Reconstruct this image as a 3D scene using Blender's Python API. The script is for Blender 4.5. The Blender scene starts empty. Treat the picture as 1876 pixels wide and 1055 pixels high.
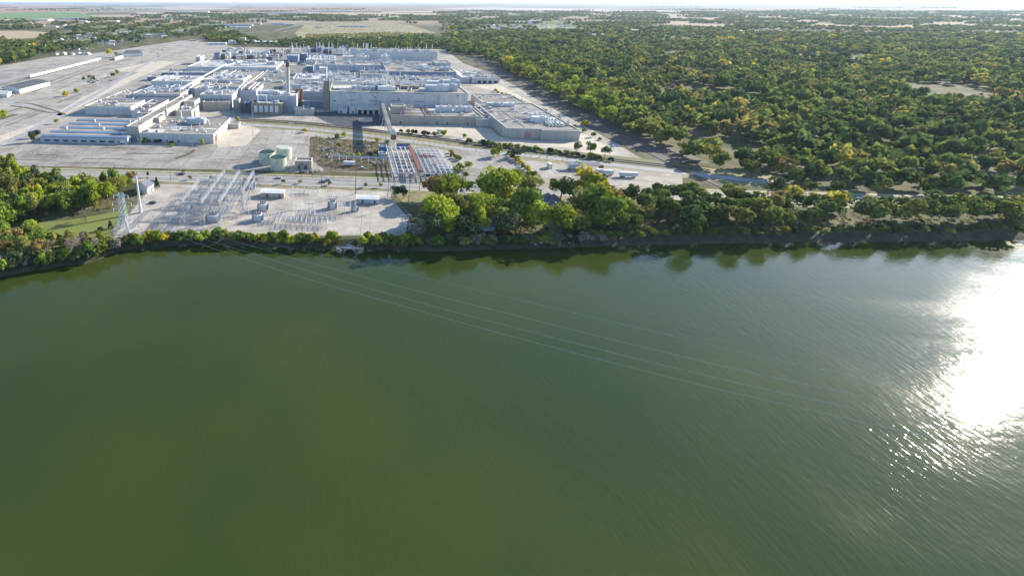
import bpy, math, random
import numpy as np
from mathutils import Vector
R = math.radians
SC = bpy.context.scene
COL = SC.collection
rnd = random.Random(7)

# ------------------------------------------------------------------ camera, sky, sun
FPX, CX, CY, W0, H0 = 871.0, 560.0, 312.0, 1876.0, 1055.0
CAMH = 120.0
PITCH = math.atan2(307.0, FPX)
cd = bpy.data.cameras.new('camera'); cam = bpy.data.objects.new('camera', cd); COL.objects.link(cam)
cam.location = (0, 0, CAMH); cam.rotation_euler = (math.pi/2 - PITCH, 0, 0)
cd.sensor_width = 36.0; cd.lens = FPX / W0 * 36.0
cd.shift_x = (W0/2 - CX) / W0; cd.shift_y = -(H0/2 - CY + 1.0) / W0
cd.clip_start = 1.0; cd.clip_end = 200000.0
SC.camera = cam
SUN_AZ, SUN_EL = 62.0, 23.0
world = bpy.data.worlds.new("World"); SC.world = world; world.use_nodes = True
wn = world.node_tree.nodes; wl = world.node_tree.links
bg = wn['Background']; sky = wn.new('ShaderNodeTexSky'); sky.sky_type = 'NISHITA'; sky.sun_disc = False
sky.sun_elevation = R(SUN_EL); sky.sun_rotation = R(SUN_AZ); sky.altitude = 200; sky.air_density = 1.0
sky.dust_density = 0.3; sky.ozone_density = 3.0
wl.new(sky.outputs[0], bg.inputs[0]); bg.inputs[1].default_value = 0.135
sd = bpy.data.lights.new('sun', 'SUN'); sd.energy = 5.0; sd.angle = R(0.5); sd.color = (1.0, 0.90, 0.74)
so = bpy.data.objects.new('sun', sd); COL.objects.link(so)
sv = Vector((math.sin(R(SUN_AZ))*math.cos(R(SUN_EL)), math.cos(R(SUN_AZ))*math.cos(R(SUN_EL)), math.sin(R(SUN_EL))))
so.rotation_euler = sv.to_track_quat('Z', 'Y').to_euler(); so.location = (0, 0, 400)
SC.view_settings.view_transform = 'Standard'; SC.view_settings.look = 'None'
SC.view_settings.exposure = 1.0; SC.view_settings.gamma = 1
HAZE = 3.4e-5
SC.cycles.max_bounces = 6; SC.cycles.diffuse_bounces = 2; SC.cycles.glossy_bounces = 2
SC.cycles.transmission_bounces = 2; SC.cycles.volume_bounces = 0; SC.cycles.transparent_max_bounces = 4

# ------------------------------------------------------------------ where a point of the place lies
cp, sp = math.cos(PITCH), math.sin(PITCH)
def G(x, y, h=0.0):
    dx = x - CX; dy = CY - y
    d = (dx, FPX*cp + dy*sp, -FPX*sp + dy*cp)
    t = (h - CAMH) / d[2]
    return Vector((d[0]*t, d[1]*t, h))
YAW = math.atan2(80.0, 923.5)
EU = Vector((math.cos(YAW), -math.sin(YAW), 0)); EV = Vector((math.sin(YAW), math.cos(YAW), 0))
def PX(p):
    X, Y, Z = p[0], p[1], p[2] - CAMH
    f = Y*cp - Z*sp; u = Y*sp + Z*cp
    return CX + FPX*X/f, CY - FPX*u/f

# ------------------------------------------------------------------ materials
MATS = {}
def mat(name, col, rough=0.85, var=0.18, scale=0.2, col2=None, spec=0.3, metal=0.0, streak=False, seams=0.0, seam_dark=0.6, rnd_hue=0.0):
    if name in MATS: return MATS[name]
    m = bpy.data.materials.new(name); m.use_nodes = True; nt = m.node_tree; N = nt.nodes; L = nt.links
    b = N['Principled BSDF']; b.inputs['Roughness'].default_value = rough; b.inputs['Metallic'].default_value = metal
    b.inputs['Specular IOR Level'].default_value = spec
    tc = N.new('ShaderNodeTexCoord'); geo = N.new('ShaderNodeNewGeometry')
    vec = geo.outputs['Position']
    mp = N.new('ShaderNodeMapping'); L.new(vec, mp.inputs['Vector'])
    mp.inputs['Rotation'].default_value = (0, 0, YAW)
    if streak: mp.inputs['Scale'].default_value = (1, 1, 0.12)
    nz = N.new('ShaderNodeTexNoise'); nz.inputs['Scale'].default_value = scale; nz.inputs['Detail'].default_value = 8
    nz.inputs['Roughness'].default_value = 0.65
    L.new(mp.outputs[0], nz.inputs['Vector'])
    rp = N.new('ShaderNodeValToRGB'); L.new(nz.outputs['Fac'], rp.inputs[0])
    c2 = col2 if col2 else tuple(max(0, c*(1-var*1.6)) for c in col)
    c1 = tuple(min(1, c*(1+var*0.6)) for c in col)
    rp.color_ramp.elements[0].position = 0.32; rp.color_ramp.elements[0].color = (*c2, 1)
    rp.color_ramp.elements[1].position = 0.66; rp.color_ramp.elements[1].color = (*c1, 1)
    out = rp.outputs[0]
    nf = N.new('ShaderNodeTexNoise'); nf.inputs['Scale'].default_value = scale*9; nf.inputs['Detail'].default_value = 5; L.new(mp.outputs[0], nf.inputs['Vector'])
    mrf = N.new('ShaderNodeMapRange'); mrf.inputs[1].default_value = .3; mrf.inputs[2].default_value = .7; mrf.inputs[3].default_value = 1-var*.9; mrf.inputs[4].default_value = 1+var*.5
    L.new(nf.outputs['Fac'], mrf.inputs[0]); mf = N.new('ShaderNodeVectorMath'); mf.operation = 'SCALE'; L.new(out, mf.inputs[0]); L.new(mrf.outputs[0], mf.inputs['Scale']); out = mf.outputs[0]
    if seams > 0:
        mp2 = N.new('ShaderNodeMapping'); L.new(vec, mp2.inputs['Vector']); mp2.inputs['Rotation'].default_value = (0, 0, YAW)
        br = N.new('ShaderNodeTexBrick'); br.offset = 0.0
        br.inputs['Scale'].default_value = 1.0; br.inputs['Mortar Size'].default_value = 0.32
        br.inputs['Brick Width'].default_value = seams; br.inputs['Row Height'].default_value = seams
        br.inputs['Color1'].default_value = (1, 1, 1, 1); br.inputs['Color2'].default_value = (.86, .86, .86, 1)
        br.inputs['Mortar'].default_value = (seam_dark, seam_dark, seam_dark, 1)
        # wobble so that the joints are uneven
        L.new(mp2.outputs[0], br.inputs['Vector'])
        mx = N.new('ShaderNodeMixRGB'); mx.blend_type = 'MULTIPLY'; mx.inputs[0].default_value = 1
        L.new(out, mx.inputs[1]); L.new(br.outputs[0], mx.inputs[2]); out = mx.outputs[0]
    if rnd_hue > 0:
        oi = N.new('ShaderNodeObjectInfo'); hs = N.new('ShaderNodeHueSaturation')
        ma = N.new('ShaderNodeMapRange'); ma.inputs[3].default_value = 1 - rnd_hue; ma.inputs[4].default_value = 1 + rnd_hue
        L.new(oi.outputs['Random'], ma.inputs[0]); L.new(ma.outputs[0], hs.inputs['Value']); L.new(out, hs.inputs['Color']); out = hs.outputs[0]
    L.new(out, b.inputs['Base Color'])
    MATS[name] = m; return m

def leaf_mat(name, c1, c2, trans=0.35, attr=False):
    m = bpy.data.materials.new(name); m.use_nodes = True; nt = m.node_tree; N = nt.nodes; L = nt.links
    for n in list(N): N.remove(n)
    o = N.new('ShaderNodeOutputMaterial'); d = N.new('ShaderNodeBsdfDiffuse'); t = N.new('ShaderNodeBsdfTranslucent')
    mx = N.new('ShaderNodeMixShader'); mx.inputs[0].default_value = trans
    geo = N.new('ShaderNodeNewGeometry'); nz = N.new('ShaderNodeTexNoise'); nz.inputs['Scale'].default_value = 0.45; nz.inputs['Detail'].default_value = 4
    L.new(geo.outputs['Position'], nz.inputs['Vector'])
    rp = N.new('ShaderNodeValToRGB')
    rp.color_ramp.elements[0].position = 0.36; rp.color_ramp.elements[0].color = (*c1, 1)
    rp.color_ramp.elements[1].position = 0.64; rp.color_ramp.elements[1].color = (*c2, 1)
    L.new(nz.outputs['Fac'], rp.inputs[0])
    out = rp.outputs[0]
    hs = N.new('ShaderNodeHueSaturation'); L.new(out, hs.inputs['Color'])
    if attr:
        at = N.new('ShaderNodeAttribute'); at.attribute_name = 'tint'
        r2 = N.new('ShaderNodeValToRGB'); L.new(at.outputs['Fac'], r2.inputs[0])
        els = r2.color_ramp.elements
        stops = [(0, (.050, .085, .038)), (.3, (.085, .13, .045)), (.55, (.13, .17, .05)), (.75, (.20, .22, .06)), (.88, (.22, .18, .08)), (1, (.42, .37, .07))]
        els[0].position, els[0].color = 0, (*stops[0][1], 1); els[1].position, els[1].color = 1, (*stops[-1][1], 1)
        for p_, c_ in stops[1:-1]:
            e = els.new(p_); e.color = (*c_, 1)
        mm = N.new('ShaderNodeMixRGB'); mm.blend_type = 'MULTIPLY'; mm.inputs[0].default_value = 1
        L.new(r2.outputs[0], mm.inputs[1]); L.new(rp.outputs[0], mm.inputs[2]); out = mm.outputs[0]
        L.new(out, d.inputs[0]); L.new(out, t.inputs[0])
    else:
        oi = N.new('ShaderNodeObjectInfo'); ma = N.new('ShaderNodeMapRange'); ma.inputs[3].default_value = .75; ma.inputs[4].default_value = 1.3
        L.new(oi.outputs['Random'], ma.inputs[0]); L.new(ma.outputs[0], hs.inputs['Value'])
        L.new(hs.outputs[0], d.inputs[0]); L.new(hs.outputs[0], t.inputs[0])
    L.new(d.outputs[0], mx.inputs[1]); L.new(t.outputs[0], mx.inputs[2]); L.new(mx.outputs[0], o.inputs[0])
    return m

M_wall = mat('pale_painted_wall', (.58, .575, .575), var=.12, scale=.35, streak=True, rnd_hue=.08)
M_wallc = mat('precast_concrete_wall', (.47, .44, .40), var=.16, scale=.35, streak=True, rnd_hue=.08)
M_wallt = mat('tan_panel_wall', (.46, .40, .34), var=.15, scale=.35, streak=True)
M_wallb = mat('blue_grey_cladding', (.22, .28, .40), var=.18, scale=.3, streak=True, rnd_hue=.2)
M_wallbb = mat('pale_blue_cladding', (.44, .48, .54), var=.12, scale=.3, streak=True)
M_dark = mat('dark_grimy_wall', (.10, .11, .13), var=.3, scale=.3, streak=True)
M_brick = mat('brown_brick', (.24, .11, .075), var=.2, scale=.6)
M_conc_col = mat('weathered_concrete', (.30, .27, .22), var=.2, scale=.4, streak=True)
M_roofw = mat('white_membrane_roof', (.64, .64, .63), var=.2, scale=.06, col2=(.42, .41, .39), seams=16, seam_dark=.8, rnd_hue=.15)
M_rooft = mat('tan_gravel_roof', (.37, .335, .29), var=.24, scale=.09, seams=14, seam_dark=.75, rnd_hue=.12)
M_roofg = mat('grey_gravel_roof', (.29, .275, .25), var=.26, scale=.09, seams=18, seam_dark=.7, rnd_hue=.12)
M_roofd = mat('stained_dark_roof', (.17, .15, .14), col2=(.07, .065, .07), scale=.05)
M_cap = mat('white_parapet_cap', (.72, .70, .66), var=.05)
M_steelw = mat('white_painted_steel', (.70, .70, .70), rough=.5, var=.08)
M_galv = mat('galvanised_steel', (.50, .53, .57), rough=.45, var=.12, metal=.3)
M_pipe = mat('aluminium_duct', (.62, .64, .68), rough=.4, var=.1, metal=.2)
M_rust = mat('rusty_red_steel', (.25, .10, .075), var=.3, scale=.6)
M_black = mat('black_opening', (.02, .022, .028), rough=.5, var=.1)
M_glassd = mat('dark_window_glass', (.04, .06, .10), rough=.15, spec=.6, var=.1)
M_winw = mat('whitened_window', (.62, .68, .76), rough=.4, var=.1)
M_tank = mat('pale_green_tank_paint', (.50, .54, .43), rough=.5, var=.08, scale=.5, streak=True)
M_tankroof = mat('dark_green_tank_roof', (.035, .075, .075), rough=.9, spec=.1, var=.2)
M_transf = mat('pale_grey_enamel', (.56, .57, .60), rough=.45, var=.1)
M_wood = mat('brown_pole_wood', (.16, .12, .09), var=.2)
M_bark = mat('grey_brown_bark', (.13, .10, .075), var=.25, scale=2)
M_tyre = mat('black_rubber', (.015, .015, .016), rough=.8)
M_blue = mat('blue_sheet_metal', (.07, .15, .33), rough=.5, var=.15)
M_bluer = mat('blue_grey_shingle', (.16, .18, .22), var=.2, scale=1)
M_insul = mat('brown_porcelain', (.12, .08, .07), rough=.3)

# ------------------------------------------------------------------ mesh building
class MB:
    def __init__(s): s.v = []; s.f = []
    def add(s, vs, fs):
        o = len(s.v); s.v += [tuple(v) for v in vs]; s.f += [tuple(i+o for i in f) for f in fs]; return s
    def box(s, o, a, b, c, bottom=True):
        o = Vector(o); a = Vector(a); b = Vector(b); c = Vector(c)
        vs = [o, o+a, o+a+b, o+b, o+c, o+a+c, o+a+b+c, o+b+c]
        fs = [(4,5,6,7), (0,1,5,4), (1,2,6,5), (2,3,7,6), (3,0,4,7)]
        if bottom: fs.append((3,2,1,0))
        return s.add(vs, fs)
    def cbox(s, c, sx, sy, sz, yaw=None):          # centred on c in plan, standing on c.z, along the plant's axes
        eu, ev = (EU, EV) if yaw is None else (Vector((math.cos(yaw), math.sin(yaw), 0)), Vector((-math.sin(yaw), math.cos(yaw), 0)))
        return s.box(Vector(c)-eu*sx/2-ev*sy/2, eu*sx, ev*sy, (0, 0, sz))
    def bar(s, p, q, r, n=4, r2=None):
        p = Vector(p); q = Vector(q); d = (q-p)
        if d.length < 1e-6: return s
        d.normalize(); a = d.orthogonal().normalized(); b = d.cross(a); r2 = r if r2 is None else r2
        vs = [p+(a*math.cos(2*math.pi*i/n+.785)+b*math.sin(2*math.pi*i/n+.785))*r for i in range(n)]
        vs += [q+(a*math.cos(2*math.pi*i/n+.785)+b*math.sin(2*math.pi*i/n+.785))*r2 for i in range(n)]
        fs = [(i, (i+1) % n, n+(i+1) % n, n+i) for i in range(n)] + [tuple(range(n-1, -1, -1)), tuple(range(n, 2*n))]
        return s.add(vs, fs)
    def cyl(s, c, r, h, n=16, r2=None): return s.bar(c, Vector(c)+Vector((0, 0, h)), r, n, r2)
    def dome(s, c, r, h, n=16, k=4):
        c = Vector(c); vs = []; fs = []
        for j in range(k):
            t = j/k*math.pi/2
            vs += [c+Vector((r*math.cos(t)*math.cos(2*math.pi*i/n), r*math.cos(t)*math.sin(2*math.pi*i/n), h*math.sin(t))) for i in range(n)]
        for j in range(k-1):
            fs += [(j*n+i, j*n+(i+1) % n, (j+1)*n+(i+1) % n, (j+1)*n+i) for i in range(n)]
        vs.append(c+Vector((0, 0, h))); fs += [((k-1)*n+i, (k-1)*n+(i+1) % n, k*n) for i in range(n)]
        return s.add(vs, fs)
    def build(s, name, m, parent=None):
        o0 = Vector(parent.location) if parent is not None else Vector((0, 0, 0))
        if parent is not None and parent.parent is not None: o0 = o0 + Vector(parent.parent.location)
        return s._mk(name, m, parent, o0)
    def _mk(s, name, m, parent, o0):
        me = bpy.data.meshes.new(name)
        me.from_pydata([(v[0]-o0[0], v[1]-o0[1], v[2]-o0[2]) for v in s.v], [], s.f); me.materials.append(m)
        ob = bpy.data.objects.new(name, me); COL.objects.link(ob)
        if parent is not None: ob.parent = parent
        return ob
    def thing(s, name, m, label, cat, group=None, base=None):
        if base is None:
            xs = [v[0] for v in s.v]; ys = [v[1] for v in s.v]; zs = [v[2] for v in s.v]
            base = ((min(xs)+max(xs))/2, (min(ys)+max(ys))/2, min(zs))
        ob = s._mk(name, m, None, base); ob.location = base; tag(ob, label, cat, group); return ob

def tag(o, label=None, cat=None, group=None, kind=None):
    if label: o['label'] = label
    if cat: o['category'] = cat
    if group: o['group'] = group
    if kind: o['kind'] = kind
    return o
def empty(name, loc, label, cat, group=None):
    o = bpy.data.objects.new(name, None); COL.objects.link(o); o.location = loc; o.empty_display_size = 1
    return tag(o, label, cat, group)
def copy_tree(o, loc=None, rz=None, label=None, scale=None, parent=None):
    c = o.copy(); COL.objects.link(c)
    if parent is not None: c.parent = parent
    if loc is not None: c.location = loc
    if rz is not None: c.rotation_euler = (0, 0, rz)
    if scale is not None: c.scale = scale
    if label: c['label'] = label
    for ch in list(o.children): copy_tree(ch, parent=c)
    return c

# ------------------------------------------------------------------ THE SETTING: land, river, roads, yards
def sheet(name, pts, z, m, kind='structure', px=True):
    P = [G(x, y) for x, y in pts] if px else [Vector((x, y, 0)) for x, y in pts]
    me = bpy.data.meshes.new(name)
    me.from_pydata([(p.x, p.y, z) for p in P], [], [tuple(range(len(P)))]); me.materials.append(m)
    from mathutils.geometry import tessellate_polygon
    tri = tessellate_polygon([[Vector((p.x, p.y, 0)) for p in P]])
    me.clear_geometry(); me.from_pydata([(p.x, p.y, z) for p in P], [], [tuple(t) for t in tri])
    me.update(); 
    # make every face look up
    import bmesh
    bm = bmesh.new(); bm.from_mesh(me)
    for f in bm.faces:
        if f.normal.z < 0: f.normal_flip()
    bm.to_mesh(me); bm.free()
    o = bpy.data.objects.new(name, me); COL.objects.link(o); o['kind'] = kind; return o
def strip(name, pts, width, z, m, px=True):
    P = [G(x, y) for x, y in pts] if px else [Vector(p) for p in pts]
    vs = []; n = len(P)
    for i, p in enumerate(P):
        d = (P[min(i+1, n-1)]-P[max(i-1, 0)]); d.z = 0; d.normalize(); nn = Vector((-d.y, d.x, 0))
        vs += [(p.x+nn.x*width/2, p.y+nn.y*width/2, z), (p.x-nn.x*width/2, p.y-nn.y*width/2, z)]
    fs = [(2*i+1, 2*i+3, 2*i+2, 2*i) for i in range(n-1)]
    me = bpy.data.meshes.new(name); me.from_pydata(vs, [], fs); me.materials.append(m)
    o = bpy.data.objects.new(name, me); COL.objects.link(o); o['kind'] = 'structure'; return o
def offset_line(pts, off, px=True):
    P = [G(x, y) for x, y in pts] if px else [Vector(p) for p in pts]
    out = []; n = len(P)
    for i, p in enumerate(P):
        d = (P[min(i+1, n-1)]-P[max(i-1, 0)]); d.z = 0; d.normalize(); out.append(p+Vector((-d.y, d.x, 0))*off)
    return out

BANK = [(-420, 545), (-200, 515), (0, 488), (60, 478), (130, 468), (160, 465), (186, 459), (200, 452), (214, 446), (240, 441), (290, 435), (350, 432), (430, 433), (520, 437), (625, 439),
        (655, 439), (700, 441), (800, 443), (900, 441), (1000, 438), (1120, 434), (1300, 430), (1500, 428), (1900, 424), (2400, 420)]
def densify(L):
    out = []; r = random.Random(3)
    for i in range(len(L)-1):
        p0 = L[max(i-1, 0)]; p1 = L[i]; p2 = L[i+1]; p3 = L[min(i+2, len(L)-1)]; k = max(1, int(abs(p2[0]-p1[0])/14))
        for j in range(k):
            f = j/k; q = [.5*((2*p1[c])+(p2[c]-p0[c])*f+(2*p0[c]-5*p1[c]+4*p2[c]-p3[c])*f*f+(3*p1[c]-p0[c]-3*p2[c]+p3[c])*f*f*f) for c in (0, 1)]
            out.append((q[0], q[1]+r.uniform(-.8, .8)))
    return out+[L[-1]]
BANK = densify(BANK)
def ground_material():
    m = bpy.data.materials.new('land'); m.use_nodes = True; nt = m.node_tree; N = nt.nodes; L = nt.links
    b = N['Principled BSDF']; b.inputs['Roughness'].default_value = .95; b.inputs['Specular IOR Level'].default_value = .1
    geo = N.new('ShaderNodeNewGeometry')
    mp = N.new('ShaderNodeMapping'); mp.inputs['Rotation'].default_value = (0, 0, -.25); mp.inputs['Scale'].default_value = (.0011, .0011, .0011)
    L.new(geo.outputs['Position'], mp.inputs[0])
    vo = N.new('ShaderNodeTexVoronoi'); vo.distance = 'CHEBYCHEV'; vo.inputs['Scale'].default_value = 1.0; vo.inputs['Randomness'].default_value = .8
    L.new(mp.outputs[0], vo.inputs['Vector'])
    sep = N.new('ShaderNodeSeparateColor'); L.new(vo.outputs['Color'], sep.inputs[0])
    rp = N.new('ShaderNodeValToRGB'); rp.color_ramp.interpolation = 'CONSTANT'; L.new(sep.outputs[0], rp.inputs[0])
    e = rp.color_ramp.elements; e[0].position = 0; e[0].color = (.27, .215, .155, 1); e[1].position = .9; e[1].color = (.16, .20, .07, 1)
    for p_, c_ in [(.2, (.33, .25, .18)), (.38, (.22, .17, .13)), (.52, (.12, .13, .07)), (.66, (.38, .31, .23)), (.8, (.30, .19, .15))]:
        x = e.new(p_); x.color = (*c_, 1)
    # near the town the land is scrub and dry grass
    ns = N.new('ShaderNodeTexNoise'); ns.inputs['Scale'].default_value = .03; ns.inputs['Detail'].default_value = 10
    L.new(geo.outputs['Position'], ns.inputs['Vector'])
    r2 = N.new('ShaderNodeValToRGB'); L.new(ns.outputs['Fac'], r2.inputs[0])
    r2.color_ramp.elements[0].position = .35; r2.color_ramp.elements[0].color = (.06, .075, .03, 1)
    r2.color_ramp.elements[1].position = .68; r2.color_ramp.elements[1].color = (.19, .165, .095, 1)
    ln = N.new('ShaderNodeVectorMath'); ln.operation = 'LENGTH'; L.new(geo.outputs['Position'], ln.inputs[0])
    mr = N.new('ShaderNodeMapRange'); mr.inputs[1].default_value = 2600; mr.inputs[2].default_value = 3200
    L.new(ln.outputs['Value'], mr.inputs[0])
    mx = N.new('ShaderNodeMixRGB'); L.new(mr.outputs[0], mx.inputs[0]); L.new(r2.outputs[0], mx.inputs[1]); L.new(rp.outputs[0], mx.inputs[2])
    L.new(mx.outputs[0], b.inputs['Base Color'])
    return m
M_ground = ground_material()
def make_ground():
    P = [G(x, y) for x, y in BANK]; FAR = 79000
    vs = []; fs = []
    P = [Vector((-3000, P[0].y-380, 0))]+P+[Vector((4000, P[-1].y+60, 0))]
    n = len(P)
    # inner rows so that the sheet is not made of needles
    rows = [0, 60, 200, 600, 2000, 6000, 20000, FAR]
    for k, r in enumerate(rows):
        for p in P:
            if k == 0: vs.append((p.x, p.y, 0))
            else:
                s = 1 + r/2500.0
                vs.append((max(-FAR, min(FAR, p.x*s if abs(p.x) > 0 else 0)), min(FAR, p.y*(1 if r < 7000 else 1)+r), 0))
    for k in range(len(rows)-1):
        for i in range(n-1):
            a = k*n+i; fs.append((a, a+1, a+1+n, a+n))
    # bank down to the river bed
    o = len(vs)
    for i, p in enumerate(P):
        j = 1.5*math.sin(i*2.3)
        vs.append((p.x, p.y-3.0-j*.3, -1.6)); 
    for i, p in enumerate(P): vs.append((p.x, p.y-8.5, -5))
    bf = []
    for i in range(n-1):
        bf.append((n+i, n+i+1, i+1, i)); bf.append((2*n+i, 2*n+i+1, n+i+1, n+i))
    bv = [(p.x, p.y, -.01) for p in P]+vs[o:]; vs = vs[:o]
    m2 = bpy.data.meshes.new('river_bank'); m2.from_pydata(bv, [], bf); m2.materials.append(mat('dark_bank_soil', (.075, .068, .045), var=.4, scale=.25, col2=(.03, .034, .018)))
    o2 = bpy.data.objects.new('river_bank', m2); COL.objects.link(o2); o2['kind'] = 'structure'
    me = bpy.data.meshes.new('ground'); me.from_pydata(vs, [], fs); me.materials.append(M_ground)
    ob = bpy.data.objects.new('ground', me); COL.objects.link(ob); ob['kind'] = 'structure'
make_ground()

def water_material():
    m = bpy.data.materials.new('river_water'); m.use_nodes = True; nt = m.node_tree; N = nt.nodes; L = nt.links
    b = N['Principled BSDF']; b.inputs['Roughness'].default_value = .05; b.inputs['IOR'].default_value = 1.33
    geo = N.new('ShaderNodeNewGeometry')
    nz = N.new('ShaderNodeTexNoise'); nz.inputs['Scale'].default_value = .012; nz.inputs['Detail'].default_value = 3
    L.new(geo.outputs['Position'], nz.inputs['Vector'])
    rp = N.new('ShaderNodeValToRGB'); L.new(nz.outputs['Fac'], rp.inputs[0])
    rp.color_ramp.elements[0].position = .35; rp.color_ramp.elements[0].color = (.030, .050, .011, 1)
    rp.color_ramp.elements[1].position = .7; rp.color_ramp.elements[1].color = (.048, .064, .011, 1)
    L.new(rp.outputs[0], b.inputs['Base Color'])
    mp = N.new('ShaderNodeMapping'); mp.inputs['Rotation'].default_value = (0, 0, R(-32)); mp.inputs['Scale'].default_value = (1.0, .22, 1)
    L.new(geo.outputs['Position'], mp.inputs[0])
    w = N.new('ShaderNodeTexNoise'); w.inputs['Scale'].default_value = .9; w.inputs['Detail'].default_value = 3; w.inputs['Distortion'].default_value = .4
    L.new(mp.outputs[0], w.inputs['Vector'])
    w2 = N.new('ShaderNodeTexNoise'); w2.inputs['Scale'].default_value = .02; w2.inputs['Detail'].default_value = 2; L.new(geo.outputs['Position'], w2.inputs['Vector'])
    mu = N.new('ShaderNodeMath'); mu.operation = 'MULTIPLY'; L.new(w.outputs['Fac'], mu.inputs[0]); L.new(w2.outputs['Fac'], mu.inputs[1])
    g1 = N.new('ShaderNodeTexNoise'); g1.inputs['Scale'].default_value = .009; g1.inputs['Detail'].default_value = 6; g1.inputs['Distortion'].default_value = 1.5; L.new(geo.outputs['Position'], g1.inputs['Vector'])
    gr = N.new('ShaderNodeMapRange'); gr.inputs[1].default_value = .38; gr.inputs[2].default_value = .62; gr.inputs[3].default_value = .03; gr.inputs[4].default_value = .11; L.new(g1.outputs['Fac'], gr.inputs[0]); L.new(gr.outputs[0], b.inputs['Roughness'])
    w3 = N.new('ShaderNodeTexNoise'); w3.inputs['Scale'].default_value = .33; w3.inputs['Detail'].default_value = 5; L.new(geo.outputs['Position'], w3.inputs['Vector'])
    ad = N.new('ShaderNodeMath'); ad.operation = 'ADD'; L.new(mu.outputs[0], ad.inputs[0]); 
    m3 = N.new('ShaderNodeMath'); m3.operation = 'MULTIPLY'; L.new(w3.outputs['Fac'], m3.inputs[0]); m3.inputs[1].default_value = .45; L.new(m3.outputs[0], ad.inputs[1]); mu = ad
    bp = N.new('ShaderNodeBump'); bp.inputs['Strength'].default_value = .33; bp.inputs['Distance'].default_value = .35
    L.new(mu.outputs[0], bp.inputs['Height']); L.new(bp.outputs[0], b.inputs['Normal'])
    return m
M_water = water_material()
wmb = MB()
for i in range(8): wmb.add([(-3000+875*i, -1500, -3), (-3000+875*(i+1), -1500, -3), (-3000+875*(i+1), 420, -3), (-3000+875*i, 420, -3)], [(0, 1, 2, 3)])
wo = wmb._mk('river', M_water, None, (0, 0, 0)); wo['kind'] = 'structure'

M_yard = mat('old_concrete_yard', (.45, .42, .375), var=.2, scale=.03, col2=(.27, .235, .19), seams=12, seam_dark=.66)
M_bright = mat('bare_bright_concrete', (.60, .53, .43), var=.1, scale=.05, seams=10, seam_dark=.8)
M_lot = mat('worn_parking_asphalt', (.39, .365, .33), var=.22, scale=.035, col2=(.22, .20, .175), seams=14, seam_dark=.6)
M_gravel = mat('substation_gravel', (.47, .435, .385), var=.14, scale=.09, col2=(.30, .265, .225))
M_asph = mat('road_asphalt', (.30, .285, .265), var=.12, scale=.08)
M_darkgnd = mat('dark_blue_grey_ground', (.075, .085, .11), var=.2, scale=.1)
M_verge = mat('dry_grass_verge', (.30, .25, .13), var=.25, scale=.2, col2=(.13, .14, .055))
M_lawn = mat('riverside_lawn', (.15, .22, .04), var=.2, scale=.08, col2=(.20, .16, .07))
M_dirt = mat('brown_rubble_dirt', (.17, .135, .09), var=.3, scale=.12, col2=(.09, .075, .055))
M_ballast = mat('rail_ballast', (.16, .135, .115), var=.25, scale=.15, col2=(.12, .105, .09))
M_pathr = mat('gravel_lane', (.37, .36, .37), var=.12, scale=.08)
M_kerb = mat('pale_concrete_kerb', (.46, .43, .38), var=.12, scale=.3)
M_paint = mat('white_road_paint', (.7, .7, .68), var=.1)
M_rail = mat('brown_rail_steel', (.10, .075, .06), rough=.5, var=.1)
M_fgreen = mat('green_crop_field', (.15, .24, .08), var=.08, scale=.004)
M_ftan = mat('tan_stubble_field', (.42, .33, .21), var=.1, scale=.01)
M_fpink = mat('ploughed_pinkish_field', (.36, .22, .15), var=.1, scale=.01)
M_fpale = mat('pale_bare_field', (.46, .41, .34), var=.1, scale=.01)
M_flot = mat('weedy_abandoned_lot', (.33, .27, .16), var=.35, scale=.012, col2=(.17, .16, .07))

# the plant's concrete yard and the lots left of it
sheet('plant_yard', [(-260, 330), (-260, 165), (0, 122), (95, 106), (190, 97), (250, 88), (330, 76), (395, 80), (430, 88), (640, 90), (815, 92), (850, 118), (905, 138), (965, 170), (1040, 215), (1125, 262), (1210, 312), (1180, 322), (700, 318), (300, 310), (60, 300)], .02, M_yard)
sheet('gravel_floor', [(283, 338), (262, 362), (238, 392), (206, 437), (262, 434), (330, 429), (520, 433), (740, 433), (748, 400), (716, 364), (716, 341), (500, 335)], .05, M_gravel)
sheet('parking_lot', [(0, 304), (20, 288), (60, 268), (400, 268), (566, 262), (566, 318), (420, 312), (60, 306)], .05, M_lot)
sheet('parking_apron', [(-260, 240), (-260, 172), (0, 130), (150, 112), (190, 108), (120, 130), (0, 160)], .05, M_lot)
sheet('parking_strip', [(-200, 262), (0, 222), (110, 186), (215, 140), (262, 112), (310, 104), (215, 150), (150, 178), (100, 200), (30, 228), (-200, 286)], .05, M_lot)
sheet('bright_yard', [(0, 250), (75, 226), (124, 196), (150, 180), (200, 158), (300, 113), (322, 115), (240, 150), (160, 190), (120, 212), (78, 232), (40, 246), (0, 262)], .08, M_bright)
sheet('bright_apron', [(212, 128), (292, 113), (318, 115), (274, 133), (215, 133)], .11, M_bright)
sheet('loading_yard', [(672, 234), (730, 231), (868, 231), (872, 236), (900, 237), (912, 250), (930, 256), (1060, 262), (1060, 274), (920, 262), (800, 248), (700, 242)], .08, M_bright)
sheet('entrance_apron', [(396, 262), (412, 226), (448, 226), (478, 240), (450, 268), (400, 272)], .08, M_bright)
sheet('side_yard', [(862, 158), (905, 152), (940, 170), (985, 196), (1040, 232), (1100, 262), (1124, 280), (1120, 296), (1060, 278), (1062, 250), (975, 192), (925, 172)], .08, M_bright)
sheet('dark_patch', [(564, 208), (614, 206), (700, 212), (705, 231), (672, 234), (640, 236), (600, 226)], .10, M_darkgnd)  # dark blue-grey sheet before the docks, darker than the yard around it
sheet('rubble_ground', [(568, 252), (712, 262), (716, 316), (600, 316), (566, 290)], .08, M_dirt)
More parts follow.
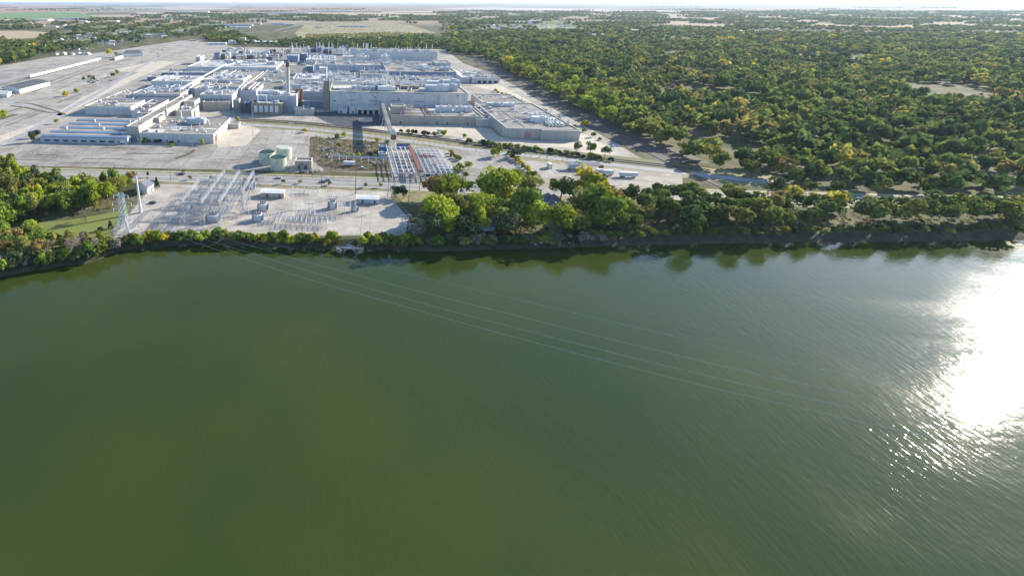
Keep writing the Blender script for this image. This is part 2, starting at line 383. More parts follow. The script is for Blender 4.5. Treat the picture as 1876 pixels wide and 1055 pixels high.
sheet('right_lot', [(832, 276), (935, 286), (968, 332), (1000, 338), (838, 337)], .08, M_lot)
sheet('trailer_lot', [(985, 316), (1040, 304), (1130, 310), (1250, 322), (1250, 352), (1000, 338)], .08, M_yard)
sheet('far_lot', [(552, 76), (540, 62), (560, 46), (700, 42), (752, 48), (800, 62), (742, 72), (690, 76)], .3, M_flot)
sheet('green_field', [(-120, 38), (-60, 27), (60, 24), (140, 24), (176, 33), (120, 36)], .5, M_fgreen)
sheet('stubble_field', [(-60, 62), (0, 58), (50, 58), (96, 62), (60, 72), (20, 73), (-60, 74)], .3, M_ftan)
for nm, pts, mm in [('pinkish_field', [(-100, 17), (0, 12), (110, 13), (150, 20), (100, 23), (-100, 26)], M_fpink),
                    ('pale_field', [(150, 16.5), (300, 15), (420, 16), (420, 20), (200, 19)], M_fpale),
                    ('ploughed_field', [(330, 20), (560, 17.5), (700, 17), (700, 21), (430, 23)], M_fpink),
                    ('dry_field', [(560, 25), (650, 24.5), (800, 26), (800, 30), (700, 31), (560, 29)], M_ftan),
                    ('tan_field', [(-200, 11), (300, 9.5), (300, 11), (-200, 13)], M_ftan), ('pinkish_field', [(560, 12), (1300, 11), (1300, 12.5), (560, 14)], M_fpink), ('dry_field', [(300, 12.3), (520, 12), (520, 13.4), (300, 14)], M_fpale),
                    ('suburb_grass', [(96, 84), (330, 62), (420, 58), (425, 44), (180, 50), (100, 64)], mat('suburb_grass', (.20, .21, .10), var=.3, scale=.02, col2=(.10, .12, .05))),
                    ('tan_field', [(250, 24), (330, 23), (330, 26), (250, 27)], M_ftan), ('pale_field', [(700, 23), (800, 22), (800, 24), (700, 25)], M_fpale), ('lime_field', [(700, 32), (812, 31.2), (812, 33), (706, 34)], mat('lime_field', (.26, .36, .08), var=.1, scale=.01)),
                    ('town_ground', [(860, 62), (880, 49), (1000, 45), (1060, 52), (1010, 58), (940, 60)], MATS['suburb_grass']),
                    ('white_field', [(790, 17), (900, 15), (1000, 16.5), (1130, 20), (1240, 21.5), (1240, 23), (900, 21)], M_fpale)]:
    sheet(nm, pts, 1.0, mm)

ROAD = [(-420, 309), (-150, 313), (60, 319), (300, 325.5), (560, 333.5), (700, 338), (860, 347), (1000, 350), (1120, 354), (1400, 364), (1700, 372), (2100, 380)]
strip('verge', ROAD, 27, .14, M_verge)
strip('road', ROAD, 15.5, .17, M_asph)
P = [G(x, y) for x, y in ROAD]
for off in (-9.6, 9.6):
    L_ = offset_line(ROAD, off)
    mb = MB()
    for a, b in zip(L_[:-1], L_[1:]):
        d = (b-a); n_ = Vector((-d.y, d.x, 0)).normalized()*1.6
        mb.box((a.x, a.y, .0), d, n_, (0, 0, .28))
    o = mb._mk('pavement', M_kerb, None, (0, 0, 0)); o['kind'] = 'structure'
mb = MB()
for off in (-7.2, -.25, .25, 7.2):
    L_ = offset_line(ROAD, off)
    for a, b in zip(L_[:-1], L_[1:]):
        n_ = Vector((-(b-a).y, (b-a).x, 0)).normalized()*.15; z = Vector((0, 0, .18))
        mb.add([a+z-n_, b+z-n_, b+z+n_, a+z+n_], [(0, 1, 2, 3)])
for off in (-3.7, 3.7):
    L_ = offset_line(ROAD, off)
    for a, b in zip(L_[:-1], L_[1:]):
        d = b-a; k = int(d.length/12); u = d.normalized(); n_ = Vector((-u.y, u.x, 0))*.13
        for i in range(k):
            s_ = a+u*12*i+Vector((0, 0, .18)); mb.add([s_-n_, s_+u*3.5-n_, s_+u*3.5+n_, s_+n_], [(0, 1, 2, 3)])
o = mb._mk('road_marking', M_paint, None, (0, 0, 0)); o['kind'] = 'structure'

LANE = [(440, 229), (500, 232), (560, 237), (620, 243), (700, 253), (780, 264), (850, 274), (930, 283), (1020, 292), (1120, 303), (1250, 318), (1450, 340)]
strip('lane_verge', [(x, y-3) for x, y in LANE], 34, .05, M_verge)
strip('green_verge', [(850, 266), (920, 273), (1000, 281), (1120, 294), (1250, 308)], 26, .09, mat('green_weedy_verge', (.12, .15, .05), var=.3, scale=.15, col2=(.16, .13, .07)))
strip('gravel_lane', LANE, 9, .11, M_pathr)
TR1 = [(430, 222), (500, 225), (560, 229), (640, 237), (720, 247), (800, 257), (880, 268), (960, 278), (1120, 296), (1300, 316)]
for nm, line in (('railway', TR1), ('railway', [(x, y-3.2) for x, y in TR1]),
                 ('railway', [(850, 108), (885, 122), (930, 146), (1000, 187), (1060, 219), (1120, 249), (1230, 304), (1330, 350)]),
                 ('railway', [(858, 108), (893, 122), (940, 146), (1012, 187), (1075, 219), (1135, 247), (1250, 300)]),
                 ('railway', [(866, 108), (903, 122), (952, 146), (1026, 187), (1092, 219), (1150, 245), (1270, 296)])):
    strip(nm, line, 5.5, .12+.01*rnd.random(), M_ballast)
    mb = MB()
    for off in (-.72, .72):
        L_ = offset_line(line, off)
        for a, b in zip(L_[:-1], L_[1:]):
            n_ = Vector((-(b-a).y, (b-a).x, 0)).normalized()*.22
            mb.box((a.x, a.y, .16), b-a, n_, (0, 0, .18))
    o = mb._mk('rail_track', M_rail, None, (0, 0, 0)); o['kind'] = 'structure'
strip('rail_corridor', [(862, 106), (900, 122), (946, 146), (1018, 187), (1080, 219), (1138, 247), (1255, 300)], 40, .06, mat('dark_weedy_ballast', (.12, .10, .08), var=.3, scale=.08, col2=(.07, .07, .045)))
sheet('riverside_lawn', [(-260, 470), (0, 452), (40, 412), (130, 404), (215, 388), (238, 376), (234, 394), (205, 438), (188, 458), (130, 464), (0, 486), (-260, 520)], .03, M_lawn)
sheet('dry_lawn', [(716, 345), (790, 352), (1110, 362), (1110, 372), (880, 368), (800, 372), (770, 378), (738, 372)], .04, M_verge)
# lanes of the far town
for pts, w_ in (([(20, 262), (90, 222), (190, 166), (250, 128), (300, 102), (345, 82), (395, 66), (440, 62), (500, 58), (560, 46)], 8),
                ([(-200, 190), (0, 152), (120, 120), (230, 98), (300, 82)], 8), ([(0, 186), (40, 192), (100, 208), (124, 214)], 9),
                ([(330, 78), (420, 62), (520, 60), (580, 50), (640, 40)], 10)):
    strip('service_road', pts, w_, .14, M_pathr)
# long cracks and joints of weeds across the old lots
M_weed = mat('crack_weeds', (.13, .12, .065), var=.3, scale=.3)
for pts, w_ in (([(20, 195), (50, 199), (86, 207), (104, 208)], 3.5), ([(26, 189), (60, 192), (100, 204), (122, 212)], 3.0), ([(60, 170), (150, 135), (190, 122), (240, 110)], 3),
                ([(105, 190), (125, 182), (150, 174)], 3), ([(0, 220), (28, 211)], 7), ([(322, 292), (345, 284), (356, 276)], 4), ([(90, 128), (180, 118), (230, 106)], 3)):
    strip('weed_strip', pts, w_, .2, M_weed)
r5 = random.Random(12); M_weed2 = mat('dry_joint_weeds', (.24, .21, .13), var=.3, scale=.3); M_patch = mat('grey_patch', (.27, .25, .225), var=.2, scale=.1)
for i in range(26):
    x, y = r5.uniform(0, 230), r5.uniform(110, 250)
    if y < 128-x*.12 or y > 262-x*.55: continue
    k = r5.uniform(25, 90); strip('weed_strip', [(x-k*.5, y+k*.5*.36), (x, y+r5.uniform(-1, 1)), (x+k*.5, y-k*.5*.34)], r5.uniform(1.0, 2.8), .21+.003*i, r5.choice([M_weed, M_weed2, M_weed2, M_patch]))
for i in range(12):
    x, y = r5.uniform(40, 520), r5.uniform(272, 302); k = r5.uniform(20, 120)
    strip('crack_line', [(x-k/2, y+r5.uniform(-2, 2)), (x, y+r5.uniform(-1, 1)), (x+k/2, y+r5.uniform(-2, 2))], r5.uniform(.4, 1.3), .21+.003*i, r5.choice([M_weed, M_patch, M_patch]))

mb = MB()
for row in range(7):
    y0 = 273+row*4.6
    for k in range(60):
        p = G(70+k*6.6+row*3, y0); 
        if (k*7+row*3) % 11 < 3: continue
        mb.add([p+Vector((0, 0, .34)), p+EU*.16+Vector((0, 0, .34)), p+EU*.16+EV*5.2+Vector((0, 0, .34)), p+EV*5.2+Vector((0, 0, .34))], [(0, 1, 2, 3)])
o = mb._mk('bay_marking', mat('faded_bay_paint', (.52, .51, .48), var=.2), None, (0, 0, 0)); o['kind'] = 'structure'

# ------------------------------------------------------------------ THE PLANT: one thing per building
def solve(f, lo, hi):
    flo = f(lo)
    for _ in range(50):
        mid = (lo+hi)/2
        if (f(mid) > 0) == (flo > 0): lo = mid
        else: hi = mid
    return (lo+hi)/2
def frame(xl, yf, xr, yb, h):
    p0 = G(xl, yf, h)
    w = solve(lambda s: PX(p0+EU*s)[0]-xr, 0, 2000)
    d = solve(lambda t: PX(p0+EV*t)[1]-yb, 0, 3000)
    return p0, w, d
class Block: pass
BL = []
def blk(name, label, cat, xl, yf, xr, yb, h, wall=None, roof=None, cap=True, z0=0.0, para=.7):
    p0, w, d = frame(xl, yf, xr, yb, h)
    b = Block(); b.p0 = Vector((p0.x, p0.y, 0)); b.w = w; b.d = d; b.h = h
    base = b.p0+EU*w/2+EV*d/2
    b.root = empty(name, base, label, cat)
    t = .45; o = b.p0; wm = wall or M_wall; rm = roof or M_roofw
    m = MB()   # walls: a ring of real thickness with a parapet
    for (q, a, l) in ((o, EU, w), (o+EU*w, EV, d), (o+EU*w+EV*d, -EU, w), (o+EV*d, -EV, d)):
        n_ = Vector((-a.y, a.x, 0))
        s0 = q+n_*0+a*(t if a is not EU and False else 0)
        m.box(s0+a*t+Vector((0, 0, z0)), a*(l-t*1.002), n_*t, (0, 0, h-z0))
    m.build('wall', wm, b.root)
    r = MB(); r.box(o+EU*t+EV*t+Vector((0, 0, h-para-.3)), EU*(w-2*t), EV*(d-2*t), (0, 0, .3)); r.build('roof', rm, b.root)
    if cap:
        c = MB(); e = .12
        for (q, a, l) in ((o, EU, w), (o+EU*w, EV, d), (o+EU*w+EV*d, -EU, w), (o+EV*d, -EV, d)):
            n_ = Vector((-a.y, a.x, 0))
            c.box(q-n_*e+a*(t+e*0)+Vector((0, 0, h-.02)), a*(l-t+e), n_*(t+2*e), (0, 0, .16))
        c.build('parapet_cap', M_cap, b.root)
    BL.append(b); return b
def at(b, u, v, z=None): return b.p0+EU*(u*b.w)+EV*(v*b.d)+Vector((0, 0, (b.h-.7) if z is None else z))
def door(b, u, wd=4, ht=4.5, m=None, name='door', z=0.05):
    mb = MB(); mb.box(at(b, u, 0, z)-EV*.12, EU*wd, EV*.13, (0, 0, ht)); mb.build(name, m or M_black, b.root)
def windows(b, u0, u1, n, z, ht, m=None, frac=.6, name='window'):
    for i in range(n):
        wd = (u1-u0)*b.w/n
        mb = MB(); mb.box(b.p0+EU*(u0*b.w+wd*i+wd*(1-frac)/2)-EV*.1+Vector((0, 0, z)), EU*wd*frac, EV*.11, (0, 0, ht)); mb.build(name, m or M_glassd, b.root)
def unit(b, u, v, sx, sy, sz, m=None, name='rooftop_unit'):
    mb = MB(); c = at(b, u, v)
    mb.cbox(c+Vector((0, 0, .35)), sx, sy, sz); mb.cbox(c, sx*.8, sy*.8, .4)
    if sx > 5: mb.cbox(c+Vector((0, 0, sz+.35))+EU*sx*.2, sx*.25, sy*.5, sz*.18)
    mb.build(name, m or rnd.choice([M_transf, M_wall, M_pipe, M_wallbb]), b.root)
def stack(b, u, v, r, ht, m=None, name='vent_stack'):
    mb = MB(); c = at(b, u, v); mb.cyl(c, r, ht, 8); mb.cyl(c+Vector((0, 0, ht*.82)), r*1.25, .4, 8); mb.cyl(c, r*1.9, .9, 8)
    mb.build(name, m or rnd.choice([M_steelw, M_pipe, M_galv]), b.root)
def duct(b, u0, v0, u1, v1, r=.7, z=1.5, m=None):
    mb = MB(); a = at(b, u0, v0)+Vector((0, 0, z)); c = at(b, u1, v1)+Vector((0, 0, z))
    mb.bar(a, c, r, 6); n = max(2, int((c-a).length/9))
    for i in range(n+1):
        p = a.lerp(c, i/n); mb.bar(p, p-Vector((0, 0, z)), .18)
    mb.bar(a, a-Vector((0, 0, z)), r, 6); mb.build('duct', m or rnd.choice([M_pipe, M_steelw, M_galv]), b.root)
def skylight(b, u, v, sx=3, sy=3):
    mb = MB(); mb.cbox(at(b, u, v), sx, sy, .7); mb.dome(at(b, u, v)+Vector((0, 0, .7)), min(sx, sy)*.45, .6, 8, 3); mb.build('roof_ventilator', M_steelw, b.root)
def clutter(b, nu=4, ns=4, nd=1, nv=4, seed=0, size=1.0, v0=.12, v1=.9):
    r = random.Random(seed*31+len(BL)); 
    for _ in range(nu):
        unit(b, r.uniform(.05, .95), r.uniform(v0, v1), min(r.uniform(3, 10)*size, b.w*.3), min(r.uniform(2.5, 6)*size, b.d*.3), r.uniform(1.6, 4)*size)
    for _ in range(ns): stack(b, r.uniform(.03, .97), r.uniform(v0, v1), r.uniform(.3, .65), r.uniform(4, 10)*size)
    for _ in range(nd):
        u = r.uniform(.05, .7); v = r.uniform(v0, v1)
        if r.random() < .5: duct(b, u, v, min(.97, u+r.uniform(.15, .35)), v, r.uniform(.35, .8))
        else: duct(b, u, min(v, .4), u, .9, r.uniform(.35, .8))
    for _ in range(nv): skylight(b, r.uniform(.04, .96), r.uniform(v0, v1), r.uniform(1.5, 2.6), r.uniform(1.5, 2.6))
def ext_stair(b, u, m=None, z1=None):
    z1 = z1 or b.h; mb = MB(); k = max(2, int(z1/3.5)); p = at(b, u, 0, 0)-EV*2.2
    for s in (0, 5.5):
        for e in (0, 1.7): mb.bar(p+EU*s+EV*e, p+EU*s+EV*e+Vector((0, 0, z1+1)), .14)
    for i in range(k):
        a, c = (0, 5.5) if i % 2 == 0 else (5.5, 0)
        mb.box(p+EU*a+Vector((0, 0, z1*i/k)), EU*(c-a)+Vector((0, 0, z1/k)), EV*.8, (0, 0, .25))
        mb.box(p+EU*(c-.7)+Vector((0, 0, z1*(i+1)/k)), EU*1.4, EV*1.7, (0, 0, .15))
    mb.build('stair', m or M_galv, b.root)

# -- left front group
def sawtooth():
    h = 5.5; p0, w, d = frame(73, 251, 233, 216, h); o = Vector((p0.x, p0.y, 0))
    root = empty('sawtooth_shed', o+EU*w/2+EV*d/2, 'low wide shed with five pale blue sawtooth ridges at the left front of the plant', 'factory shed')
    m = MB(); m.box(o, EU*w, EV*d, (0, 0, h-.4)); m.build('wall', M_wallbb, root)
    r = MB(); r.box(o+EV*.3+EU*.3+Vector((0, 0, h-.38)), EU*(w-.6), EV*(d-.6), (0, 0, .3)); r.build('roof', M_rooft, root)
    n = 5; bay = d/n
    for i in range(n):
        q = o+EV*(bay*i+(.1 if i else 1.5))+EU*(1+2.4*0)+Vector((0, 0, h-.1)); a = EU*(w-2); z = Vector((0, 0, 1.8)); s = EV*.7; e = EV*(bay*.62)
        t = MB(); t.add([q, q+a, q+a+s+z, q+s+z, q+e, q+a+e], [(0, 1, 2, 3), (3, 2, 5, 4), (0, 3, 4), (1, 5, 2), (0, 4, 5, 1)]); x = t.build('sawtooth_roof', M_rooft, root)
        g = MB(); g.box(q-EV*.06+EU*.3+Vector((0, 0, .15)), a-EU*.6, s*.88+z*.88, (0, -.05, .02)); g.build('glazing', mat('bright_blue_white_glazing', (.60, .70, .84), rough=.5, var=.08), x)
    for i in range(6):
        c = o+EU*w*(.12+.15*i)+EV*bay*(1.75+((i*2) % 3))+Vector((0, 0, h)); v = MB(); v.cyl(c, .9, 1.6, 8); v.dome(c+Vector((0, 0, 1.6)), 1.3, .9, 8, 3); v.build('roof_ventilator', M_steelw, root)
    for i in range(9):
        g = MB(); g.box(o+EU*w*(.05+.105*i)-EV*.1+Vector((0, 0, 1.2)), EU*w*.06, EV*.11, (0, 0, 1.6)); g.build('window', M_glassd, root)
sawtooth()
b = blk('low_factory_block', 'wide low tan-roofed block with a long pale front wall, right of the long raised hall', 'factory building', 254.5, 244.2, 391, 214.6, 8.6, roof=M_rooft)
unit(b, .60, .62, 17, 8, 5.2, M_wallbb, 'large_rooftop_unit'); clutter(b, 3, 2, 0, 8, 3, .6); duct(b, .30, .75, .42, .75, .5, 2.5); stack(b, .28, .9, 1.1, 8)
for u in (.10, .13, .36, .52): door(b, u, 1.4, 2.4, M_dark)
mb = MB(); mb.box(at(b, 1, .05, 0)-EU*(-.02), EV*9, EU*.12, (0, 0, 6)); mb.build('loading_door', M_brick, b.root)
b2 = blk('long_raised_hall', 'long narrow raised hall running away from the camera with a bright white right side wall', 'factory building', 231, 232.6, 253.4, 174.5, 13.4, wall=M_wallc, roof=M_rooft)
for v in (.35, .6, .8): duct(b2, .1, v, .9, v, .12, .5)
mb = MB(); mb.box(at(b2, 1, .42, 0)+EU*.02, EU*1.8, EV*2.5, (0, 0, 15.5)); mb.build('flue', M_galv, b2.root)
blk('side_annex', 'short raised annex stepping out from the right side of the long raised hall', 'annex', 279, 217, 291, 210, 13.1, wall=M_wallc, roof=M_rooft)
b = blk('dock_annex', 'low pale annex at the right rear corner of the low front block', 'annex', 400, 227.5, 437, 223.5, 5, wall=M_wallc, roof=M_rooft)
b = blk('middle_annex', 'small boxy annex behind the low front block, right of the long raised hall', 'annex', 321, 204, 350.5, 194.5, 11.5, wall=M_wallc, roof=M_rooft); clutter(b, 2, 2, 0, 2, 5, .6)
b = blk('stepped_annex', 'tan-roofed annex with two rows of square holes in its bright end wall', 'annex', 336, 187, 356, 180.5, 13.5, wall=M_wallc, roof=M_rooft)
for i in range(5):
    mb = MB(); mb.box(at(b, 1, .12+.16*i, 7)+EU*.03, EV*2, EU*.1, (0, 0, 1.6)); mb.build('window', M_glassd, b.root)
b = blk('left_warehouse', 'broad low warehouse with stained tan roof at the far left of the plant', 'warehouse', 154.6, 195.5, 239, 183, 9.6, roof=M_rooft)
clutter(b, 1, 0, 0, 5, 8, .5); windows(b, .07, .95, 10, 5.2, 1.4, M_wallbb)
b = blk('dark_roofed_warehouse', 'low warehouse with a dark stained roof between the left warehouse and the long raised hall', 'warehouse', 240, 203, 272, 183, 9.3, roof=M_roofd); clutter(b, 1, 0, 0, 3, 9, .5)
b = blk('corner_workshop', 'small low workshop tucked in the corner left of the long raised hall', 'workshop', 250, 208, 274, 203.6, 8.6, wall=M_wall, roof=M_rooft)
b = blk('window_band_hall', 'long hall with a continuous band of dark windows behind the dark-roofed warehouse', 'factory building', 242, 172.5, 330, 165, 12.5, wall=M_wallbb, roof=M_rooft)
windows(b, .06, .95, 26, 8.2, 1.6); clutter(b, 2, 0, 1, 9, 10, .5); unit(b, .42, .02, 7, 3, 3)
b = blk('left_edge_shed', 'low pale shed along the left edge of the plant, behind the left warehouse', 'shed', 193, 181, 243, 165.5, 8.0, roof=M_rooft); clutter(b, 3, 1, 1, 5, 11, .6)
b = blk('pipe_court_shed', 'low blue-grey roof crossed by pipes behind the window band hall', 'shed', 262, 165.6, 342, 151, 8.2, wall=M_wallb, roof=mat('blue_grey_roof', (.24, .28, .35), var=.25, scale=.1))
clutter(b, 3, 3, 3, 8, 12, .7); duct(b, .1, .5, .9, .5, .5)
b = blk('bright_roofed_hall', 'wide hall with a brilliant white roof left of the factory centre', 'factory building', 277, 149.5, 352, 138.6, 13.2); clutter(b, 1, 0, 1, 5, 13, .6)
windows(b, .05, .5, 5, 2, 2.5)
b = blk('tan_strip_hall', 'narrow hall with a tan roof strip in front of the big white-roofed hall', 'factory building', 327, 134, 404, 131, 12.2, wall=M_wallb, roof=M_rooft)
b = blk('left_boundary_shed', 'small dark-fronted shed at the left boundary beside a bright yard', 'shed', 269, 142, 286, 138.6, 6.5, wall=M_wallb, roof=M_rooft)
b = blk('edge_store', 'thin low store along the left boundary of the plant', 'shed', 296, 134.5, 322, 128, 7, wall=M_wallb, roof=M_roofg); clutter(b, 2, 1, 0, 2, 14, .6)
b = blk('big_white_roofed_hall', 'very wide white-roofed hall left of the tall chimney at the back', 'factory building', 342.5, 123.3, 506, 111.5, 14, roof=M_roofw)
clutter(b, 5, 6, 2, 14, 15, .8, v0=.2); duct(b, .42, .1, .50, .9, .9); 
for u, v in ((.35, .8), (.44, .62), (.64, .78), (.76, .86), (.90, .5)): unit(b, u, v, 16, 8, 4.2, M_wall)
b = blk('white_terrace_hall', 'stepped white-roofed hall with vents in front of the tan strip hall', 'factory building', 373, 147, 446, 136.5, 12, roof=M_roofw); clutter(b, 9, 10, 4, 8, 16, .8)
b = blk('beige_box_hall', 'boxy tall hall with a beige roof and a bright right end wall', 'factory building', 413, 160, 437.5, 151.6, 16, wall=M_wallbb, roof=M_rooft)
b = blk('long_pale_hall', 'long pale blue-grey fronted hall right behind the stepped annex', 'factory building', 366, 174.6, 424.5, 165.2, 15.2, wall=M_wallbb, roof=M_rooft); clutter(b, 6, 3, 1, 7, 17, .7)
windows(b, .05, .9, 10, 8, 2)
b = blk('white_vent_hall', 'low roof crowded with white vents left of the beige box hall', 'factory building', 356, 163.5, 412, 157.5, 11.5, roof=M_rooft); clutter(b, 4, 5, 1, 4, 18, .8)
b = blk('pinkish_front_annex', 'plain pinkish concrete annex facing the dark yard', 'annex', 371, 188, 420.5, 184.9, 9.5, wall=M_wallt, roof=M_rooft); clutter(b, 0, 0, 0, 3, 19, .6)
b = blk('corner_stair_tower', 'small square concrete tower right of the pinkish annex', 'tower', 427, 184, 437, 180.8, 11.5, wall=M_wallc, roof=M_rooft)
b = blk('pipe_roof_hall', 'tan-roofed hall crossed by slanting pipe racks, left of the power house', 'factory building', 432, 166.6, 469, 154, 15, wall=M_wallbb, roof=M_rooft)
for u in (.25, .5, .62, .8): duct(b, u, .02, u, .98, .7, 2.2, M_pipe if u != .5 else M_rust)
clutter(b, 2, 3, 0, 3, 20, .6)
# -- power house group
b = blk('old_power_house', 'old concrete-pillared power house with tall whitened windows and a dark roof', 'power house', 461, 190.2, 516, 184.5, 13.4, wall=M_conc_col, roof=M_dark, cap=False)
for i in range(5):
    u = .08+.175*i; mb = MB(); mb.box(at(b, u, 0, 3.4)-EV*.15, EU*b.w*.105, EV*.16, (0, 0, 7.4)); w_ = mb.build('window', M_winw, b.root)
    mb = MB(); [mb.box(at(b, u, 0, 3.4)+EU*b.w*.105*k/3-EV*.2-EU*.06, EU*.12, EV*.05, (0, 0, 7.4)) for k in (1, 2)]; mb.build('mullion', M_conc_col, w_)
for i in range(6):
    mb = MB(); mb.box(at(b, .02+.176*i, 0, 0)-EV*.55, EU*b.w*.035, EV*.56, (0, 0, 13.8)); mb.build('pillar', M_conc_col, b.root)
for u, ht in ((.18, 8), (.47, 9)): stack(b, u, .3, .5, ht, M_steelw)
unit(b, .8, .5, 5, 3, 2)
b = blk('dark_power_annex', 'dark sooty annex at the left end of the old power house', 'annex', 440, 191.5, 460.5, 188, 10.5, wall=M_dark, roof=M_dark, cap=False); clutter(b, 2, 1, 1, 0, 21, .6)
b = blk('boiler_house', 'pale boiler house rising behind the old power house at the foot of the chimney', 'boiler house', 469, 176.3, 542, 166, 18.4, wall=M_wallbb, roof=M_roofw)
clutter(b, 4, 4, 1, 3, 22, .7); unit(b, .25, .5, 24, 10, 3, M_wall)
b = blk('bunker_annex', 'small pale annex under the two brick-coloured silos', 'annex', 540, 201, 575, 197.5, 6.5, wall=M_wallc, roof=M_rooft); clutter(b, 3, 1, 0, 0, 23, .6)
c = G(548, 197, 0)
t = empty('brick_silo', (c.x, c.y, 0), 'twin brick-red cylindrical silos standing between the power house and the tall block', 'silo')
for s in (-2.5, 2.5):
    mb = MB(); mb.cyl(Vector((c.x, c.y, 0))+EU*s, 2.2, 21, 14); mb.cyl(Vector((c.x, c.y, 21))+EU*s, 1.9, .7, 14); mb.build('barrel', M_brick, t)
mb = MB(); mb.cbox((c.x, c.y, 18)+Vector((0, 0, 0)) if False else Vector((c.x, c.y, 19.2)), 9.6, .5, .3); mb.build('platform', M_galv, t)
# the tall chimney, with its dark crown and real taper
c = G(527.5, 173.5, 18.0); 
t = empty('factory_chimney', (c.x, c.y, 0), 'tall slender concrete chimney with a dark sooty top, rising above the boiler house', 'chimney')
top = solve(lambda z: PX((c.x, c.y, z))[1]-111.5, 0, 200)
mb = MB(); mb.bar((c.x, c.y, 0), (c.x, c.y, top*.865), 3.0, 20, 2.1); mb.build('shaft', mat('pale_chimney_concrete', (.58, .54, .47), var=.12, scale=.3), t)
mb = MB(); mb.bar((c.x, c.y, top*.865), (c.x, c.y, top), 2.1, 20, 1.8); mb.build('sooty_top', M_black if False else M_dark, t)
mb = MB()
for z in (.62, .97): mb.cyl((c.x, c.y, top*z), 2.55 if z < .9 else 2.15, .5, 20)
mb.build('ring_platform', M_galv, t)
mb = MB(); mb.bar((c.x-.4, c.y-3.15, 0), (c.x-.4, c.y-2.0, top), .16); mb.build('ladder', M_rust, t)
# -- centre
b = blk('central_wall_hall', 'wide blue-grey wall with a low white roof left of the square concrete pillar', 'factory building', 548, 168.5, 592, 160.5, 16.2, wall=M_wallbb, roof=M_roofw); clutter(b, 5, 3, 2, 2, 24, .7)
b = blk('low_court_shed', 'low shed in the court below the central wall hall', 'shed', 553, 186.5, 594, 183, 8, wall=M_wallb, roof=M_wallbb)
b = blk('central_step_hall', 'stepped pale hall behind the central wall hall and right of the chimney', 'factory building', 518, 156.5, 594, 148, 17.6, roof=M_rooft); clutter(b, 10, 9, 4, 8, 25, .8)
b = blk('bright_terrace', 'brilliant white flat roof with small vents, right of the chimney', 'factory building', 536, 145.5, 596, 135.5, 17, roof=mat('fresh_white_roof', (.68, .67, .65), var=.15, scale=.06)); clutter(b, 9, 7, 3, 8, 26, .7)
b = blk('louvred_tower', 'square louvred tower with dark vertical slats right of the chimney', 'tower', 562, 122.6, 574, 119.6, 23, wall=M_wallb)
for i in range(5):
    mb = MB(); mb.box(at(b, .08+.18*i, 0, 8)-EV*.15, EU*b.w*.08, EV*.16, (0, 0, 14)); mb.build('louvre', M_dark, b.root)
b = blk('flat_tower_block', 'plain square block standing above the roofs between chimney and pillar', 'tower', 585, 126, 598.5, 122.5, 21.5)
b = blk('mid_low_hall', 'low hall with a cluttered roof between the plain block and the stack forest', 'factory building', 600, 139.5, 650, 134, 21, roof=M_rooft); clutter(b, 5, 6, 2, 3, 27, .8)
# the square concrete pillar and the great front building
b = blk('concrete_pillar', 'tall square grey concrete stair pillar at the left end of the great front building', 'stair tower', 592.8, 149, 604, 145.6, 34.8, wall=M_conc_col, roof=M_rooft, cap=True)
W = b = blk('great_front_building', 'great long pale building with a high blank front wall and a roof full of machinery', 'factory building', 604.6, 168.3, 858, 152.5, 23, roof=M_rooft)
for i, u in enumerate((.12, .29, .45, .62)):
    for z in (12.5, 21.5): mb = MB(); mb.box(at(b, u, 0, z)-EV*.1, EU*11, EV*.11, (0, 0, .7)); mb.build('louvre', M_bluer, b.root)
ext_stair(b, .335, M_rust, 12); ext_stair(b, .76, M_galv, 23)
for u, z in ((.035, 11), (.33, 16), (.5, 14), (.92, 19)): mb = MB(); mb.box(at(b, u, 0, z)-EV*.1, EU*1.6, EV*.11, (0, 0, 1.6)); mb.build('window', M_glassd, b.root)
for i in range(4): unit(b, .035+.035*i, .35, 4.8, 14, 1.6, M_steelw)
unit(b, .20, .3, 10, 8, 4, M_wallbb); unit(b, .28, .3, 12, 8, 3.6, M_wallbb); unit(b, .42, .25, 20, 8, 4.5, M_steelw); unit(b, .365, .4, 10, 8, 5, M_wallb)
unit(b, .60, .55, 22, 16, 3, M_rooft); unit(b, .79, .25, 26, 9, 6.5, M_transf); unit(b, .89, .3, 16, 9, 7, M_wallbb); unit(b, .84, .8, 28, 9, 6, M_transf); unit(b, .93, .75, 20, 12, 8, M_wallbb)
unit(b, .70, .12, 14, 4, 2.5, M_wallb)
r_ = random.Random(4)
for i in range(34): stack(b, r_.uniform(.34, .62), r_.uniform(.3, .95), r_.uniform(.35, .7), r_.uniform(7, 13), M_steelw)
for i in range(12): stack(b, r_.uniform(.15, .34), r_.uniform(.2, .95), r_.uniform(.3, .5), r_.uniform(4, 10), M_steelw)
for i in range(9): stack(b, r_.uniform(.62, .97), r_.uniform(.3, .95), r_.uniform(.3, .5), r_.uniform(4, 10))
for i in range(5): unit(b, r_.uniform(.25, .7), r_.uniform(.6, .9), 9, 6, r_.uniform(3, 5))
for i in range(4): duct(b, .3+.1*i, .2, .36+.1*i, .9, .5)
duct(b, .46, .5, .53, .5, .9, 3, M_rust)
